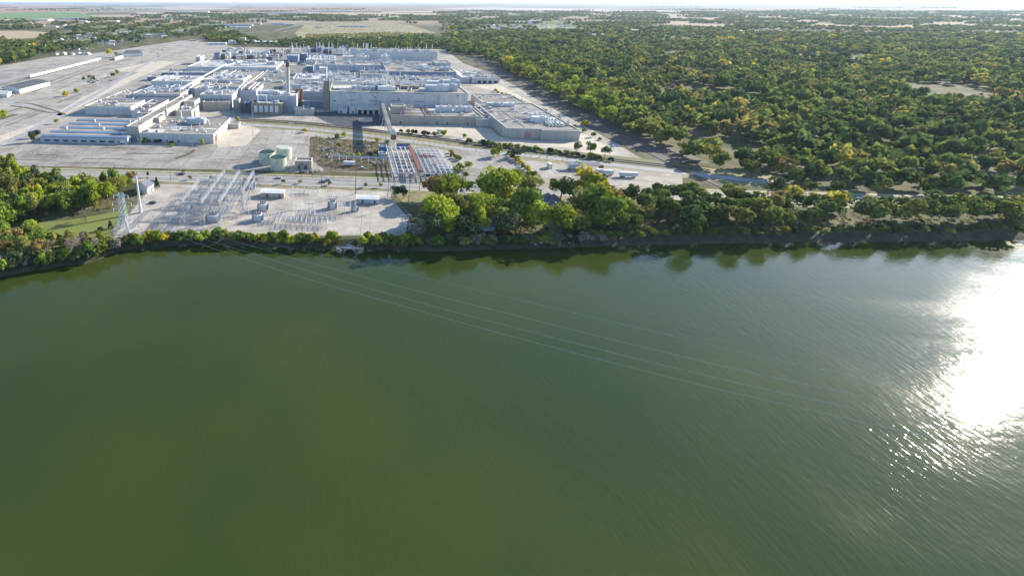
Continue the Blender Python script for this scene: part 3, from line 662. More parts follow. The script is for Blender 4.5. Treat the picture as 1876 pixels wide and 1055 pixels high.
# docks and sheds in front of it
b = blk('loading_dock', 'low dock building with four dark truck doors below the great front building', 'loading dock', 652.5, 197.3, 696, 193.5, 8)
for i in range(4): door(b, .08+.235*i, 4.2, 4.6, M_black, 'dock_door')
b = blk('dock_side_shed', 'narrow pale shed at the left end of the dock with four doors', 'shed', 640, 197, 651.5, 193.4, 8); door(b, .5, 2, 3, M_blue)
b = blk('small_guard_shed', 'small low shed by the foot of the concrete pillar', 'shed', 620, 199.5, 636, 196.6, 6.2); door(b, .2, 2, 3, M_dark)
b = blk('right_front_low_block', 'low block with a long pinkish front wall right of the conveyor gallery', 'factory building', 717, 211.8, 884, 196.5, 9.2, wall=M_wallt, roof=M_rooft)
clutter(b, 0, 2, 0, 6, 30, .5); ext_stair(b, .33, M_galv, 9)
for i, u in enumerate((.58, .67, .80, .905)): unit(b, u, .62, 8.5, 7, 5.2, M_transf, 'air_handler')
for u in (.40, .44): duct(b, u, .02, u, .95, .5, 1.0, M_rust)
for u in (.1, .5, .62, .84): door(b, u, 1.4, 2.3, M_dark)
b = blk('raised_front_box', 'pale box raised above the left end of the right front low block', 'annex', 717.5, 196, 742, 192, 16.5, wall=M_wallt, roof=M_rooft)
t = empty('roof_frame', at(BL[-2], .22, .4), 'open rusty and white steel frame on the roof beside the raised front box', 'steel frame'); b = BL[-2]
mb = MB()
for i in range(6):
    for z in (0, 5):
        mb.bar(at(b, .155+.022*i, .1, 9.5+z), at(b, .155+.022*i, .8, 9.5+z), .3)
    for v in (.1, .8): mb.bar(at(b, .155+.022*i, v, 8.4), at(b, .155+.022*i, v, 14.5), .3)
for v in (.1, .45, .8): mb.bar(at(b, .155, v, 14.5), at(b, .265, v, 14.5), .35)
mb.build('frame', M_wallt, t)
# right flat block in two steps
b = blk('right_flat_block', 'large low flat-roofed block at the right end with red graffiti on its front', 'factory building', 929, 236, 1061.5, 189, 9.8, wall=M_wallc, roof=M_roofg)
clutter(b, 0, 0, 0, 10, 31, .7); mb = MB(); mb.box(at(b, .255, 0, 1.0)-EV*.07, EU*6.2, EV*.08, (0, 0, 5)); mb.build('graffiti_panel', mat('pinkish_red_graffiti', (.50, .14, .13), var=.5, scale=1.2, col2=(.42, .33, .32)), b.root)
mb = MB(); mb.box(at(b, .47, 0, 0)-EV*3.0, EU*(b.w*.53), EV*2.99, (0, 0, 9.4)); mb.build('front_bay', M_wallc, b.root)
unit(b, .62, .27, 14, 7, 4.6, M_steelw); unit(b, .25, .86, 15, 6, 3.6, M_wallbb); unit(b, .52, .88, 12, 6, 3.4, M_steelw); unit(b, .6, .36, 6, 4, 5, M_wall)
for i, (u, v, ht) in enumerate(((.76, .26, 12), (.84, .24, 8), (.9, .22, 8.5), (.95, .14, 6), (.80, .18, 5))): stack(b, u, v, .55, ht, M_pipe)
for i in range(5): duct(b, .66+.05*i, .10, .72+.05*i, .34, .5, 1.2, M_pipe)
duct(b, .72, .13, .97, .11, .5, 1.2, mat('green_copper_duct', (.16, .34, .28), var=.1)); duct(b, .52, .2, .64, .2, .4, 1.0, M_steelw)
for v in (.33, .62): duct(b, .02, v, .98, v, .14, .25, M_dark)
duct(b, .28, .05, .28, .98, .14, .25, M_dark)
b = blk('rear_flat_block', 'flat light-roofed block joined to the rear of the right flat block', 'factory building', 884, 188.2, 963, 173, 9.3, wall=M_wallc, roof=M_roofg); clutter(b, 0, 0, 0, 5, 32, .7)
b = blk('front_jut', 'small low extension in the angle between the two right-hand front walls', 'annex', 874, 219.5, 905, 213, 7.5, wall=M_wallc, roof=M_rooft); clutter(b, 2, 0, 1, 0, 33, .5)
b = blk('link_block', 'low link between the right front low block and the right flat block', 'annex', 886, 211, 912, 196.6, 9.0, wall=M_wallc, roof=M_roofg)
# -- rear right
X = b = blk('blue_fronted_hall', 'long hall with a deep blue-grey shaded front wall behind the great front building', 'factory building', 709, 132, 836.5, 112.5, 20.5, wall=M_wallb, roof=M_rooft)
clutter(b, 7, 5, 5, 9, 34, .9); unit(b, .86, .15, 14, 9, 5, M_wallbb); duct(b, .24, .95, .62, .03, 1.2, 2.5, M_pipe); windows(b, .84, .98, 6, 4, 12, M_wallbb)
b = blk('raised_end_hall', 'raised pale box at the right end of the blue-fronted hall roof', 'factory building', 799, 116.2, 826, 111.6, 25, roof=M_rooft)
Y = b = blk('far_long_building', 'very long high pale building at the back right with stacks along its roof', 'factory building', 641, 95.2, 802, 92.6, 29.5, roof=M_roofg)
for i in range(30): stack(b, .02+.032*i+r_.uniform(-.01, .01), r_.uniform(.2, .8), r_.uniform(.4, .9), r_.choice([4, 6, 7, 9, 14]), M_steelw)
for i in range(8): unit(b, .05+.12*i, .5, 10, 7, r_.uniform(2.5, 6))
ext_stair(b, .93, M_galv, 29)
b = blk('rear_shelf_hall', 'pale stepped hall below the left end of the far long building', 'factory building', 628, 105, 677, 101, 23.5); clutter(b, 5, 4, 1, 2, 35, 1)
b = blk('long_ridge_hall', 'very long pale blue wall running across the rear centre of the plant', 'factory building', 576, 119.6, 735, 112.2, 20.2, wall=M_wallbb, roof=M_rooft)
clutter(b, 16, 24, 6, 6, 36, 1); windows(b, .55, .62, 1, 6, 12, M_wallt)
b = blk('rear_square_tower', 'square pale tower standing in front of the far long building', 'tower', 699.5, 104, 714, 101.8, 27)
mb = MB(); mb.cyl(at(b, .5, .5), 3, 4, 12); mb.build('drum', M_pipe, b.root)
b = blk('blue_box_hall', 'square deep blue block just right of the chimney top', 'factory building', 525, 103.2, 546, 100.4, 22, wall=M_wallb, roof=M_wallbb)
b = blk('rear_blue_annex', 'smaller blue block right of the deep blue block', 'factory building', 546.5, 100, 562, 97.8, 22, wall=M_wallb); clutter(b, 1, 4, 0, 0, 37, 1)
b = blk('peaked_white_hall', 'white-roofed hall with thin masts behind the louvred tower', 'factory building', 560, 110.5, 612, 102, 18); clutter(b, 7, 12, 2, 2, 38, 1)
b = blk('dark_inner_hall', 'hall between the long ridge wall and the blue-fronted hall with pipes over it', 'factory building', 660, 137, 712, 130.5, 20, wall=M_wallbb, roof=M_rooft); clutter(b, 5, 9, 3, 3, 39, .9)
b = blk('inner_white_hall', 'low white-roofed hall right behind the great front building left part', 'factory building', 608, 150, 700, 143.5, 21, roof=M_roofw); clutter(b, 8, 10, 3, 4, 40, .8)
b = blk('inner_tan_hall', 'cluttered tan roof between the stack forest and the blue-fronted hall', 'factory building', 704, 148.5, 838, 139.5, 20.8, roof=M_rooft); clutter(b, 9, 14, 3, 4, 41, .9)
# -- low masses that carry the clutter between the halls
b = blk('central_low_roofs', 'continuous low roofs filling the middle of the plant around the chimney', 'factory building', 444, 168, 660, 100, 10.5, roof=M_roofg); clutter(b, 26, 30, 9, 12, 42, 1)
b = blk('left_low_roofs', 'continuous low white roofs between the bright-roofed hall and the chimney', 'factory building', 346, 162.5, 443, 125, 9.0, roof=M_rooft); clutter(b, 14, 14, 6, 10, 43, .9)
b = blk('right_low_roofs', 'continuous low roofs behind the great front building', 'factory building', 662, 150, 840, 97, 12.0, wall=M_wallb, roof=M_rooft); clutter(b, 6, 8, 3, 6, 44, 1)
b = blk('rear_left_works', 'low works at the rear left corner of the plant crowded with ducts and boxes', 'factory building', 380, 111, 520, 97, 12.0, wall=M_wallb, roof=M_roofg)
for i in range(26):
    unit(b, r_.uniform(.02, .98), r_.uniform(.03, .95), r_.uniform(8, 20), r_.uniform(6, 10), r_.uniform(4, 10), r_.choice([M_wallb, M_wallb, M_wall, M_roofw, M_wallt, M_dark, M_pipe]))
for i in range(30): stack(b, r_.uniform(.02, .98), r_.uniform(.05, .95), r_.uniform(.4, .9), r_.uniform(6, 16), M_steelw if i % 3 else M_rust)
for i in range(7): duct(b, r_.uniform(.02, .6), r_.uniform(.1, .9), r_.uniform(.6, .95), r_.uniform(.1, .9), .8, 4)
b = blk('rear_centre_works', 'low works at the rear centre crowded with white stacks and blue boxes', 'factory building', 522, 99.5, 640, 91, 13.0, wall=M_wallb, roof=M_roofg)
for i in range(18): unit(b, r_.uniform(.02, .98), r_.uniform(.05, .95), r_.uniform(8, 18), r_.uniform(6, 10), r_.uniform(5, 11), r_.choice([M_wallb, M_wallbb, M_wall, M_roofw, M_dark, M_pipe]))
for i in range(34): stack(b, r_.uniform(.02, .98), r_.uniform(.05, .95), r_.uniform(.4, .8), r_.uniform(8, 20), M_steelw)
b = blk('rear_left_annex', 'small pale box at the rear left corner of the plant', 'annex', 358, 105.5, 366, 102.5, 15, wall=M_wallbb)
# domed duct arches at the back left
for i, (x, lab) in enumerate(((423, 'left of two arched grey duct bends standing above the rear left works'), (440, 'right of two arched grey duct bends standing above the rear left works'))):
    c = G(x, 101, 12); t = empty('arched_duct', (c.x, c.y, 12), lab, 'duct'); mb = MB(); prev = None
    for k in range(13):
        a = math.pi*k/12; p = c+EU*(-9*math.cos(a))+Vector((0, 0, 5+9*math.sin(a)*.9))
        if prev is not None: mb.bar(prev, p, 2.2, 8)
        prev = p
    mb.build('duct', M_pipe, t); mb = MB(); [mb.cyl(c+EU*s, 2.4, 5.5, 8) for s in (-9, 9)]; mb.build('drum', M_steelw, t)
# upper right outlying building
b = blk('right_outbuilding', 'separate low white building with a row of dark dock doors right of the plant', 'factory building', 866, 143.6, 916, 131, 8.6, roof=M_roofg)
for i in range(4): door(b, .2+.2*i, 5, 4, M_black, 'dock_door')
clutter(b, 5, 9, 0, 5, 45, .8); unit(b, .1, .6, 8, 14, 3, M_steelw)
b = blk('white_side_wing', 'long bright low wing running diagonally behind the right outbuilding', 'annex', 846, 143, 862, 128, 8, roof=mat('fresh_white_roof', (.8, .79, .77)))
# slanting roof-top gangway on the left halls
a_ = G(327, 166, 14.2); c_ = G(413, 119, 16.0)
mb = MB(); mb.box(a_, c_-a_, EU*2.6, (0, 0, 1.2)); mb.thing('roof_gangway', M_steelw, 'long white enclosed gangway climbing diagonally over the left-hand roofs', 'gangway')

# -- the inclined conveyor gallery to the screening tower
a_ = G(700.5, 196, 12.5); c_ = G(716.5, 248.5, 12.5)
t = empty('conveyor_gallery', (c_.x, c_.y, 0), 'long grey elevated conveyor gallery on trestles crossing the railway', 'conveyor')
d_ = (c_-a_); mb = MB(); mb.box(a_-EU*1.6, d_, EU*3.4, (0, 0, 2.8)); mb.build('gallery', M_galv, t)
mb = MB(); mb.box(a_-EU*1.75+Vector((0, 0, 2.83)), d_, EU*3.7, (0, 0, .2)); mb.build('roof', M_roofg, t)
for k in (.12, .38, .64, .88):
    p = a_+d_*k; mb = MB()
    for s in (-1.5, 1.5): mb.bar(p+EU*s, (p.x+EU.x*s*2.2, p.y+EU.y*s*2.2, 0), .22)
    for zz in (.3, .6): mb.bar(p+EU*-2-Vector((0, 0, p.z*zz)), p+EU*2-Vector((0, 0, p.z*(zz+.25))), .12)
    mb.build('trestle', M_galv, t)
c = G(719.5, 277, 0); t = empty('conveyor_tower', (c.x, c.y, 0), 'tall thin white and red transfer tower at the near end of the conveyor gallery', 'tower')
mb = MB(); 
for sx in (-1.8, 1.8):
    for sy in (-1.8, 1.8): mb.bar(c+EU*sx+EV*sy, c+EU*sx+EV*sy+Vector((0, 0, 17.5)), .22)
for k in range(6):
    z = 17.5*k/6
    for s, u_, v_ in ((1, EU, EV), (-1, EU, EV)):
        mb.bar(c+u_*-1.8+v_*1.8*s+Vector((0, 0, z)), c+u_*1.8+v_*1.8*s+Vector((0, 0, z+2.9)), .12); mb.bar(c+u_*1.8*s+v_*-1.8+Vector((0, 0, z)), c+u_*1.8*s+v_*1.8+Vector((0, 0, z+2.9)), .12)
mb.build('frame', M_steelw, t); mb = MB(); mb.cbox(c+Vector((0, 0, 10)), 4.2, 4.2, 4.2); mb.build('housing', M_rust, t); mb = MB(); mb.dome(c+Vector((0, 0, 17.5)), 2, 1.6, 10); mb.cbox(c+Vector((0, 0, 14.4)), 3.6, 3.6, 3.1); mb.build('head_house', M_wall, t)
# -- the roofless white steel frame building
def steel_ruin():
    h = 5.2; p0, w, d = frame(720, 317, 829, 270, h); o = Vector((p0.x, p0.y, 0))
    t = empty('steel_frame_building', o+EU*w/2+EV*d/2, 'roofless building of white steel beams in an open grid beside the gravel lane', 'steel frame')
    nu, nv = 11, 8
    mb = MB()
    for i in range(nu+1):
        for j in range(nv+1): mb.bar(o+EU*w*i/nu+EV*d*j/nv, o+EU*w*i/nu+EV*d*j/nv+Vector((0, 0, h)), .16)
    x = mb.build('columns', M_steelw, t); x['kind'] = 'stuff'
    for j in range(nv+1):
        mb = MB(); mb.box(o+EV*d*j/nv+Vector((0, 0, h-.5))-EV*.2, EU*w, EV*.4, (0, 0, .5)); mb.build('cross_beam', M_steelw, t)
    for i in range(nu+1):
        mb = MB(); mb.box(o+EU*w*i/nu+Vector((0, 0, h+.03))-EU*.2, EV*d, EU*.4, (0, 0, .5)); mb.build('roof_beam', M_steelw, t)
    for j in range(0, 3*nv):
        mb = MB(); mb.bar(o+EU*w*.50+EV*d*(j+.5)/(3*nv)+Vector((0, 0, h+.55)), o+EU*w+EV*d*(j+.5)/(3*nv)+Vector((0, 0, h+.55)), .13); mb.build('purlin', M_steelw, t)
    mb = MB(); mb.box(o+EU*w*.43+EV*0+Vector((0, 0, h+.7)), EV*d+EU*0, EU*1.8, (0, 0, 1.1)); mb.box(o+EU*w*.47+Vector((0, 0, h+.7)), EV*d, EU*.9, (0, 0, .9)); mb.build('red_girder', M_rust, t)
    mb = MB(); mb.box(o+EU*w*.55+EV*d*.55+Vector((0, 0, h+1.2)), EU*w*.3, EV*1.2, (0, 0, .8)); mb.build('red_girder', M_rust, t)
    mb = MB(); mb.box(o+Vector((0, 0, .15)), EU*w, EV*d, (0, 0, .12)); mb.build('floor_slab', M_lot, t)
    r = random.Random(3)
    for i in range(26):
        c = o+EU*w*r.uniform(.04, .96)+EV*d*r.uniform(.05, .95); mb = MB(); mb.cbox(c+Vector((0, 0, .3)), r.uniform(1, 4), r.uniform(1, 3), r.uniform(.8, 3)); mb.build('rusting_machine', r.choice([M_rust, M_dark, M_wallb, M_wallt]), t)
steel_ruin()
b = blk('blue_site_shed', 'small blue sheet metal shed left of the steel frame building', 'shed', 695, 270, 709, 266, 5.5, wall=M_blue, roof=M_roofw)
b = blk('low_site_shed', 'low pale shed between the blue shed and the railway yard rubble', 'shed', 694, 283, 709, 279, 3.6, wall=M_wallbb, roof=M_rooft); clutter(b, 2, 0, 0, 0, 46, .5)
b = blk('long_blue_shed', 'long thin blue roofed shelter behind the steel frame building', 'shelter', 727, 265.3, 752, 263.6, 4.2, wall=M_blue, roof=M_blue, cap=False)
b = blk('grey_end_shed', 'grey shed with pale flat roof at the right front corner of the steel frame building', 'shed', 802, 309.5, 829, 305, 4.6, wall=mat('grey_block_wall', (.30, .31, .33)), roof=M_roofw)
b = blk('pump_house', 'cream pump house with a flat roof right of the three tanks', 'pump house', 540.5, 296, 571, 289.5, 6.3, wall=M_wallt, roof=M_rooft)
door(b, .55, 2.2, 3, M_dark); door(b, .18, 1.5, 2.6, M_dark); windows(b, .25, .5, 2, 3, 1.3)
# -- three storage tanks
for (x, y, wpx, top_y, lab) in ((489.5, 300, 29.5, 289, 'pale green round tank with a dark lid, leftmost of the three tanks'),
                                (521, 291, 27.5, 280, 'pale green round tank with a pale lid, farthest back of the three tanks'),
                                (510.5, 310, 30.5, 299, 'pale green round tank with a dark lid, nearest the road of the three tanks')):
    c = G(x, y); f = c.y*cp+CAMH*sp; r = wpx/FPX*f/2
    z = solve(lambda q: PX((c.x, c.y, q))[1]-top_y, 0, 40)
    z = 9.2
    t = empty('storage_tank', (c.x, c.y, 0), lab, 'storage tank', 'round storage tanks by the road')
    mb = MB(); mb.cyl(c, r, z, 40); mb.build('shell', M_tank, t)
    mb = MB(); mb.cyl(c+Vector((0, 0, z+.01)), r*.93, .2, 40, r*.9); mb.build('lid', M_tankroof if 'dark lid' in lab else M_tank, t)
    mb = MB(); prev = None
    for k in range(41):
        a = 2*math.pi*k/40; p = c+Vector((math.cos(a)*r*1.01, math.sin(a)*r*1.01, z+.2))
        if prev is not None: mb.bar(prev, p, .14)
        prev = p
    mb.build('rim', M_steelw, t)
    mb = MB()
    for k in range(14):
        a = -2.6+k*.09; p = c+Vector((math.cos(a)*(r+.4), math.sin(a)*(r+.4), z*k/14)); mb.cbox(p, .8, .8, .15)
    mb.build('stair', M_galv, t)

# patches, curbs, small vents and pipes on every large roof
r9 = random.Random(99); M_rp = [mat('pale_roof_patch', (.60, .59, .57), var=.15), mat('brown_roof_patch', (.27, .23, .19), var=.25), mat('tar_roof_patch', (.13, .125, .125), var=.25), mat('blue_roof_patch', (.42, .46, .52), var=.15)]
for b in BL:
    ar = b.w*b.d
    if ar < 500: continue
    for i in range(min(14, int(ar/450)+1)):
        u, v = r9.uniform(.05, .8), r9.uniform(.06, .75); z_ = b.h-.69+.004*i
        mb = MB(); mb.box(b.p0+EU*u*b.w+EV*v*b.d+Vector((0, 0, z_)), EU*min(r9.uniform(4, 26), b.w*(.97-u)), EV*min(r9.uniform(3, 12), b.d*(.96-v)), (0, 0, .02)); mb.build('roof_patch', r9.choice(M_rp), b.root)
    for i in range(min(22, int(ar/260))): 
        k = r9.random(); u, v = r9.uniform(.03, .97), r9.uniform(.08, .95)
        if k < .4: unit(b, u, v, r9.uniform(1.5, 4), r9.uniform(1.5, 3), r9.uniform(.8, 2.2), name='vent_box')
        elif k < .75: stack(b, u, v, r9.uniform(.2, .45), r9.uniform(1.5, 5))
        else: duct(b, u*.8, v, min(.98, u*.8+r9.uniform(.05, .2)), v, r9.uniform(.2, .5), 1.0)

# ------------------------------------------------------------------ THE SUBSTATION
M_gantry = mat('dull_galvanised_lattice', (.46, .48, .51), rough=.55, var=.15, metal=.1)
def lattice(mb, p, q, w0, w1=None, n=6, r=.09, rd=.06):
    p = Vector(p); q = Vector(q); w1 = w0 if w1 is None else w1
    d = (q-p).normalized()
    if abs(d.z) > .8: a, b = EU, EV
    else: a = Vector((0, 0, 1)); b = d.cross(a).normalized()
    def cn(t, k):
        w = w0+(w1-w0)*t; sx = (-1, 1, 1, -1)[k]; sy = (-1, -1, 1, 1)[k]
        return p.lerp(q, t)+a*sx*w/2+b*sy*w/2
    for k in range(4): mb.bar(cn(0, k), cn(1, k), r)
    for i in range(n):
        t0, t1 = i/n, (i+1)/n
        for k in range(4):
            k2 = (k+1) % 4
            if i % 2: mb.bar(cn(t0, k), cn(t1, k2), rd, 3)
            else: mb.bar(cn(t0, k2), cn(t1, k), rd, 3)
            mb.bar(cn(t1, k), cn(t1, k2), rd, 3)
def uv(p0, u, v, z=0): return Vector((p0.x, p0.y, 0))+EU*u+EV*v+Vector((0, 0, z))
o = G(336, 412); HG = 15.0
t = empty('substation_gantry', (o.x+14, o.y+22, 0), 'big white lattice gantry frame filling the left part of the substation', 'gantry')
us = (0, 11.5, 21.5, 31); vs_ = (0, 17, 34, 52)
for i, u in enumerate(us):
    for j, v in enumerate(vs_):
        if (i, j) in ((0, 3), (3, 0)): continue
        mb = MB(); lattice(mb, uv(o, u, v), uv(o, u, v, HG), 2.4, .9, 8, .09, .06); mb.bar(uv(o, u, v, HG), uv(o, u, v, HG+3.5), .1, 4, .04); mb.build('column', M_gantry, t)
for i, u in enumerate(us):
    for j in range(3):
        if (i, j) in ((0, 2), (3, 0)): continue
        mb = MB(); lattice(mb, uv(o, u, vs_[j], HG-.6), uv(o, u, vs_[j+1], HG-.6), 1.2, None, 9, .075, .05); mb.build('beam', M_gantry, t)
for j, v in enumerate(vs_):
    for i in range(3):
        if (i, j) in ((0, 3), (2, 0)): continue
        mb = MB(); lattice(mb, uv(o, us[i], v, HG-2.0), uv(o, us[i+1], v, HG-2.0), .9, None, 6, .09, .06); mb.build('cross_beam', M_gantry, t)
r = random.Random(11)
for i in range(3):
    for j in range(3):
        for k in range(3):
            u = us[i]+(us[i+1]-us[i])*(k+1)/4; mb = MB()
            mb.bar(uv(o, u, vs_[j], HG-2.4), uv(o, u, vs_[j], HG-5), .13, 6); mb.bar(uv(o, u, vs_[j], HG-5), uv(o, u+.4, vs_[j]+7, HG-6.5), .05, 3); mb.bar(uv(o, u+.4, vs_[j]+7, HG-6.5), uv(o, u, vs_[j+1], HG-5), .05, 3)
            mb.build('insulator_string', M_insul if k == 1 else M_galv, t)
for i in range(3):
    for j in (0, 1, 2, 3):
        if (i, j) == (0, 3): continue
        mb = MB(); lattice(mb, uv(o, us[i], vs_[j], HG*.55), uv(o, us[i+1], vs_[j], HG*.55), .7, None, 6, .07, .045); mb.build('lower_beam', M_gantry, t)
for i in range(4):
    for j in range(3):
        if (i, j) in ((0, 2), (3, 0)): continue
        mb = MB(); p = uv(o, us[i], vs_[j], HG*.55); q = uv(o, us[i], vs_[j+1], HG*.55); mb.bar(p, q, .09); mb.bar(uv(o, us[i], vs_[j], 1), uv(o, us[i], vs_[j+1], HG*.55), .07, 3); mb.build('brace', M_galv, t)
wires = MB()
for i in range(3):
    for k in range(4):
        u = us[i]+(us[i+1]-us[i])*(k+.5)/4
        for z in (HG-3, HG*.55-.6): wires.bar(uv(o, u, 0, z), uv(o, u, 52, z-.5), .035, 3)
wires.build('strain_wires', M_galv, t)
# switch racks under and beside the gantry
def rack(x, y, nu, nv, du, dv, h, label, seed=0):
    c = G(x, y); t = empty('switch_rack', (c.x, c.y, 0), label, 'switchgear', 'switch racks in the substation')
    mb = MB(); rr = random.Random(seed)
    for i in range(nu):
        for j in range(nv):
            p = uv(c, (i-(nu-1)/2)*du, (j-(nv-1)/2)*dv); mb.bar(p, p+Vector((0, 0, h)), .12)
    for j in range(nv):
        a = uv(c, -(nu-1)/2*du, (j-(nv-1)/2)*dv, h); mb.bar(a, a+EU*(nu-1)*du, .12)
        if h > 5: mb.bar(a-Vector((0, 0, 1.6)), a+EU*(nu-1)*du-Vector((0, 0, 1.6)), .09)
    for i in range(nu):
        a = uv(c, (i-(nu-1)/2)*du, -(nv-1)/2*dv, h); mb.bar(a, a+EV*(nv-1)*dv, .12)
    mb.build('frame', M_gantry, t)
    m2 = MB()
    for i in range(nu):
        for j in range(nv):
            p = uv(c, (i-(nu-1)/2)*du, (j-(nv-1)/2)*dv, h)
            for k in (-.5, .5): m2.bar(p+EU*k, p+EU*k+Vector((0, 0, 1.2)), .16, 6)
    m2.build('insulators', M_galv, t); m3 = MB()
    for i in range(nu): m3.bar(uv(c, (i-(nu-1)/2)*du, -(nv-1)/2*dv, h+1.25), uv(c, (i-(nu-1)/2)*du, (nv-1)/2*dv, h+1.25), .06)
    m3.build('busbar', M_galv, t); return t
for k, a in enumerate([(362, 404, 3, 2, 2, 3, 4.5, 'low braced switch rack between the two front left gantry columns'), (415, 366, 4, 3, 2, 3, 6.5, 'white switch rack under the right aisle of the gantry'), (412, 396, 3, 3, 2, 3, 5, 'white switch rack right of the wide transformer'), (425, 350, 3, 3, 2, 3, 6, 'white switch rack at the far right of the gantry'), (345, 402, 2, 3, 2, 3, 8, 'tall narrow switch rack at the left front gantry column'), (383, 392, 3, 3, 2, 3, 8.5, 'tall switch rack behind the wide transformer'), (378, 350, 4, 3, 2.4, 3, 7, 'switch rack at the far left of the gantry'), (404, 344, 4, 3, 2.4, 3, 7.5, 'switch rack at the far middle of the gantry'), (436, 362, 3, 3, 2.2, 3, 5, 'switch rack between the gantry and the cream cabin'), (512, 404, 3, 3, 2.4, 2.6, 3.2, 'low switch rack in the middle of the low racks'), (560, 400, 5, 3, 2.6, 2.6, 3, 'low switch rack left of the two low rack rows'), (352, 392, 3, 3, 2.2, 3, 6, 'tall white switch rack at the left front of the gantry'), (372, 375, 3, 3, 2.2, 3.4, 6.5, 'white switch rack in the middle of the gantry left aisle'),
          (392, 380, 3, 3, 2.2, 3.2, 6, 'white switch rack in the centre of the gantry'), (392, 358, 4, 2, 2.2, 4, 7, 'white switch rack under the far cross beams of the gantry'),
          (446, 378, 3, 2, 2.6, 3, 5.4, 'small pale switch rack right of the gantry'), (449, 396, 3, 2, 2.4, 3, 3.4, 'low twisted switch rack with crossing braces left of the transformers'),
          (608, 386, 3, 2, 3.0, 3, 8, 'tall white switch rack around the small transformer'), (636, 392, 4, 3, 3.2, 3, 6, 'white switch rack in front of the ribbed-roof building'),
          (538, 412, 4, 3, 3, 3, 3, 'low switch rack near the bank, left one of the low racks'), (580, 415, 5, 3, 3, 3, 2.6, 'low switch rack near the bank, right one of the low racks'),
          (588, 402, 5, 2, 3, 3, 2.6, 'low switch rack behind the right low rack'), (497, 408, 2, 2, 3, 3, 3, 'small low switch rack right of the two transformers'),
          (570, 354, 4, 2, 3, 3, 3.2, 'low switch rack near the road at the top of the gravel'), (566, 383, 3, 1, 2.4, 3, 3, 'thin single row bus stand left of the tall rack'),
          (480, 341, 3, 3, 2.4, 3, 5.5, 'rusty grey switch rack beside the road')]):
    rack(*a, seed=k)
def transformer(x, y, sx, sy, sz, label, radi=True):
    c = G(x, y); t = empty('transformer', (c.x, c.y, 0), label, 'transformer', 'grey transformers in the substation')
    mb = MB(); mb.cbox(c, sx+1.6, sy+1.6, .35); mb.build('plinth', M_kerb, t)
    mb = MB(); mb.cbox(c+Vector((0, 0, .36)), sx, sy, sz); mb.cbox(c+Vector((0, 0, sz+.37)), sx*1.06, sy*1.08, .2); mb.build('tank', M_transf, t)
    for s in (-1, 1):
        m2 = MB()
        for k in range(5): m2.cbox(c+EU*s*(sx/2+.55)+EV*(sy*(-.36+.18*k))+Vector((0, 0, .7)), 1.0, .18, sz*.85)
        m2.build('radiator', M_wallb, t)
    m3 = MB(); m3.bar(c+EU*(-sx*.4)+EV*sy*.3+Vector((0, 0, sz+1.3)), c+EU*(sx*.4)+EV*sy*.3+Vector((0, 0, sz+1.3)), .5, 10); m3.build('conservator', M_transf, t)
    for k in (-1, 0, 1):
        m4 = MB()
        p = c+EU*k*sx*.28+Vector((0, 0, sz+.56)); m4.bar(p, p+EU*k*.5+Vector((0, 0, 2.6)), .24, 8, .12)
        for q in range(4): m4.bar(p+EU*k*.1*q+Vector((0, 0, .4+.5*q)), p+EU*k*.1*q+Vector((0, 0, .55+.5*q)), .36, 8)
        m4.build('bushing', M_insul, t)
for a in [(482, 386, 4.5, 4, 3.6, 'large pale transformer, farther of the pair in the middle of the gravel'), (473, 405, 4.5, 3.6, 3.4, 'large pale transformer, nearer of the pair in the middle of the gravel'),
          (391, 406, 6, 4, 3.4, 'wide pale transformer under the front of the gantry'), (450, 345, 2.4, 2.4, 4.2, 'slim pale transformer by the road, left of two'), (461, 347, 2.8, 2.8, 5, 'slim pale transformer by the road, right of two'),
          (609, 383, 3.6, 3, 3.6, 'small pale transformer inside the tall white rack'), (650, 388, 2.4, 2, 2.4, 'small cabinet-like transformer near the ribbed-roof building')]: transformer(*a)
for (x, y, w_, d_, h_, rm, wm, lab) in ((477.5, 363.5, 43, 0, 3.6, M_steelw, mat('cream_cabin_wall', (.42, .40, .34)), 'long cream control cabin with a white roof standing alone on the gravel'),
                                  (652, 374.5, 41.5, 0, 3.4, M_steelw, M_wallbb, 'white control building with a ribbed bright metal roof at the right of the substation')):
    a = G(x, y); f = a.y*cp+CAMH*sp; W_ = w_/FPX*f; D_ = 6.5
    t = empty('control_cabin', a+EU*W_/2+EV*D_/2, lab, 'control cabin')
    mb = MB(); mb.box(a+Vector((0, 0, .3)), EU*W_, EV*D_, (0, 0, h_-.3)); mb.build('wall', wm, t)
    mb = MB(); q = Vector((0, 0, h_)); e = .35
    A, B, C_, D2 = a-EU*e-EV*e+q, a+EU*(W_+e)-EV*e+q, a+EU*(W_+e)+EV*(D_+e)+q, a-EU*e+EV*(D_+e)+q; rg = Vector((0, 0, .7)); M1 = (A+D2)/2+rg; M2 = (B+C_)/2+rg
    mb.add([A, B, C_, D2, M1, M2], [(0, 1, 5, 4), (4, 5, 2, 3), (0, 4, 3), (1, 2, 5), (3, 2, 1, 0)]); rf = mb.build('roof', rm, t)
    if 'ribbed' in lab:
        for k in range(13):
            m2 = MB(); p = A.lerp(B, (k+.5)/13)+Vector((0, 0, .05)); m2.bar(p, M1.lerp(M2, (k+.5)/13)+Vector((0, 0, .05)), .10); m2.build('roof_rib', M_galv, rf)
    for u in (.25, .78): m3 = MB(); m3.box(a+EU*W_*u-EV*.05+Vector((0, 0, .5)), EU*1.1, EV*.06, (0, 0, 2.1)); m3.build('door', M_dark, t)
    m3 = MB(); m3.box(a+EU*.2+EV*.2, EU*(W_-.4), EV*(D_-.4), (0, 0, .31)); m3.build('skirt', M_dark, t)
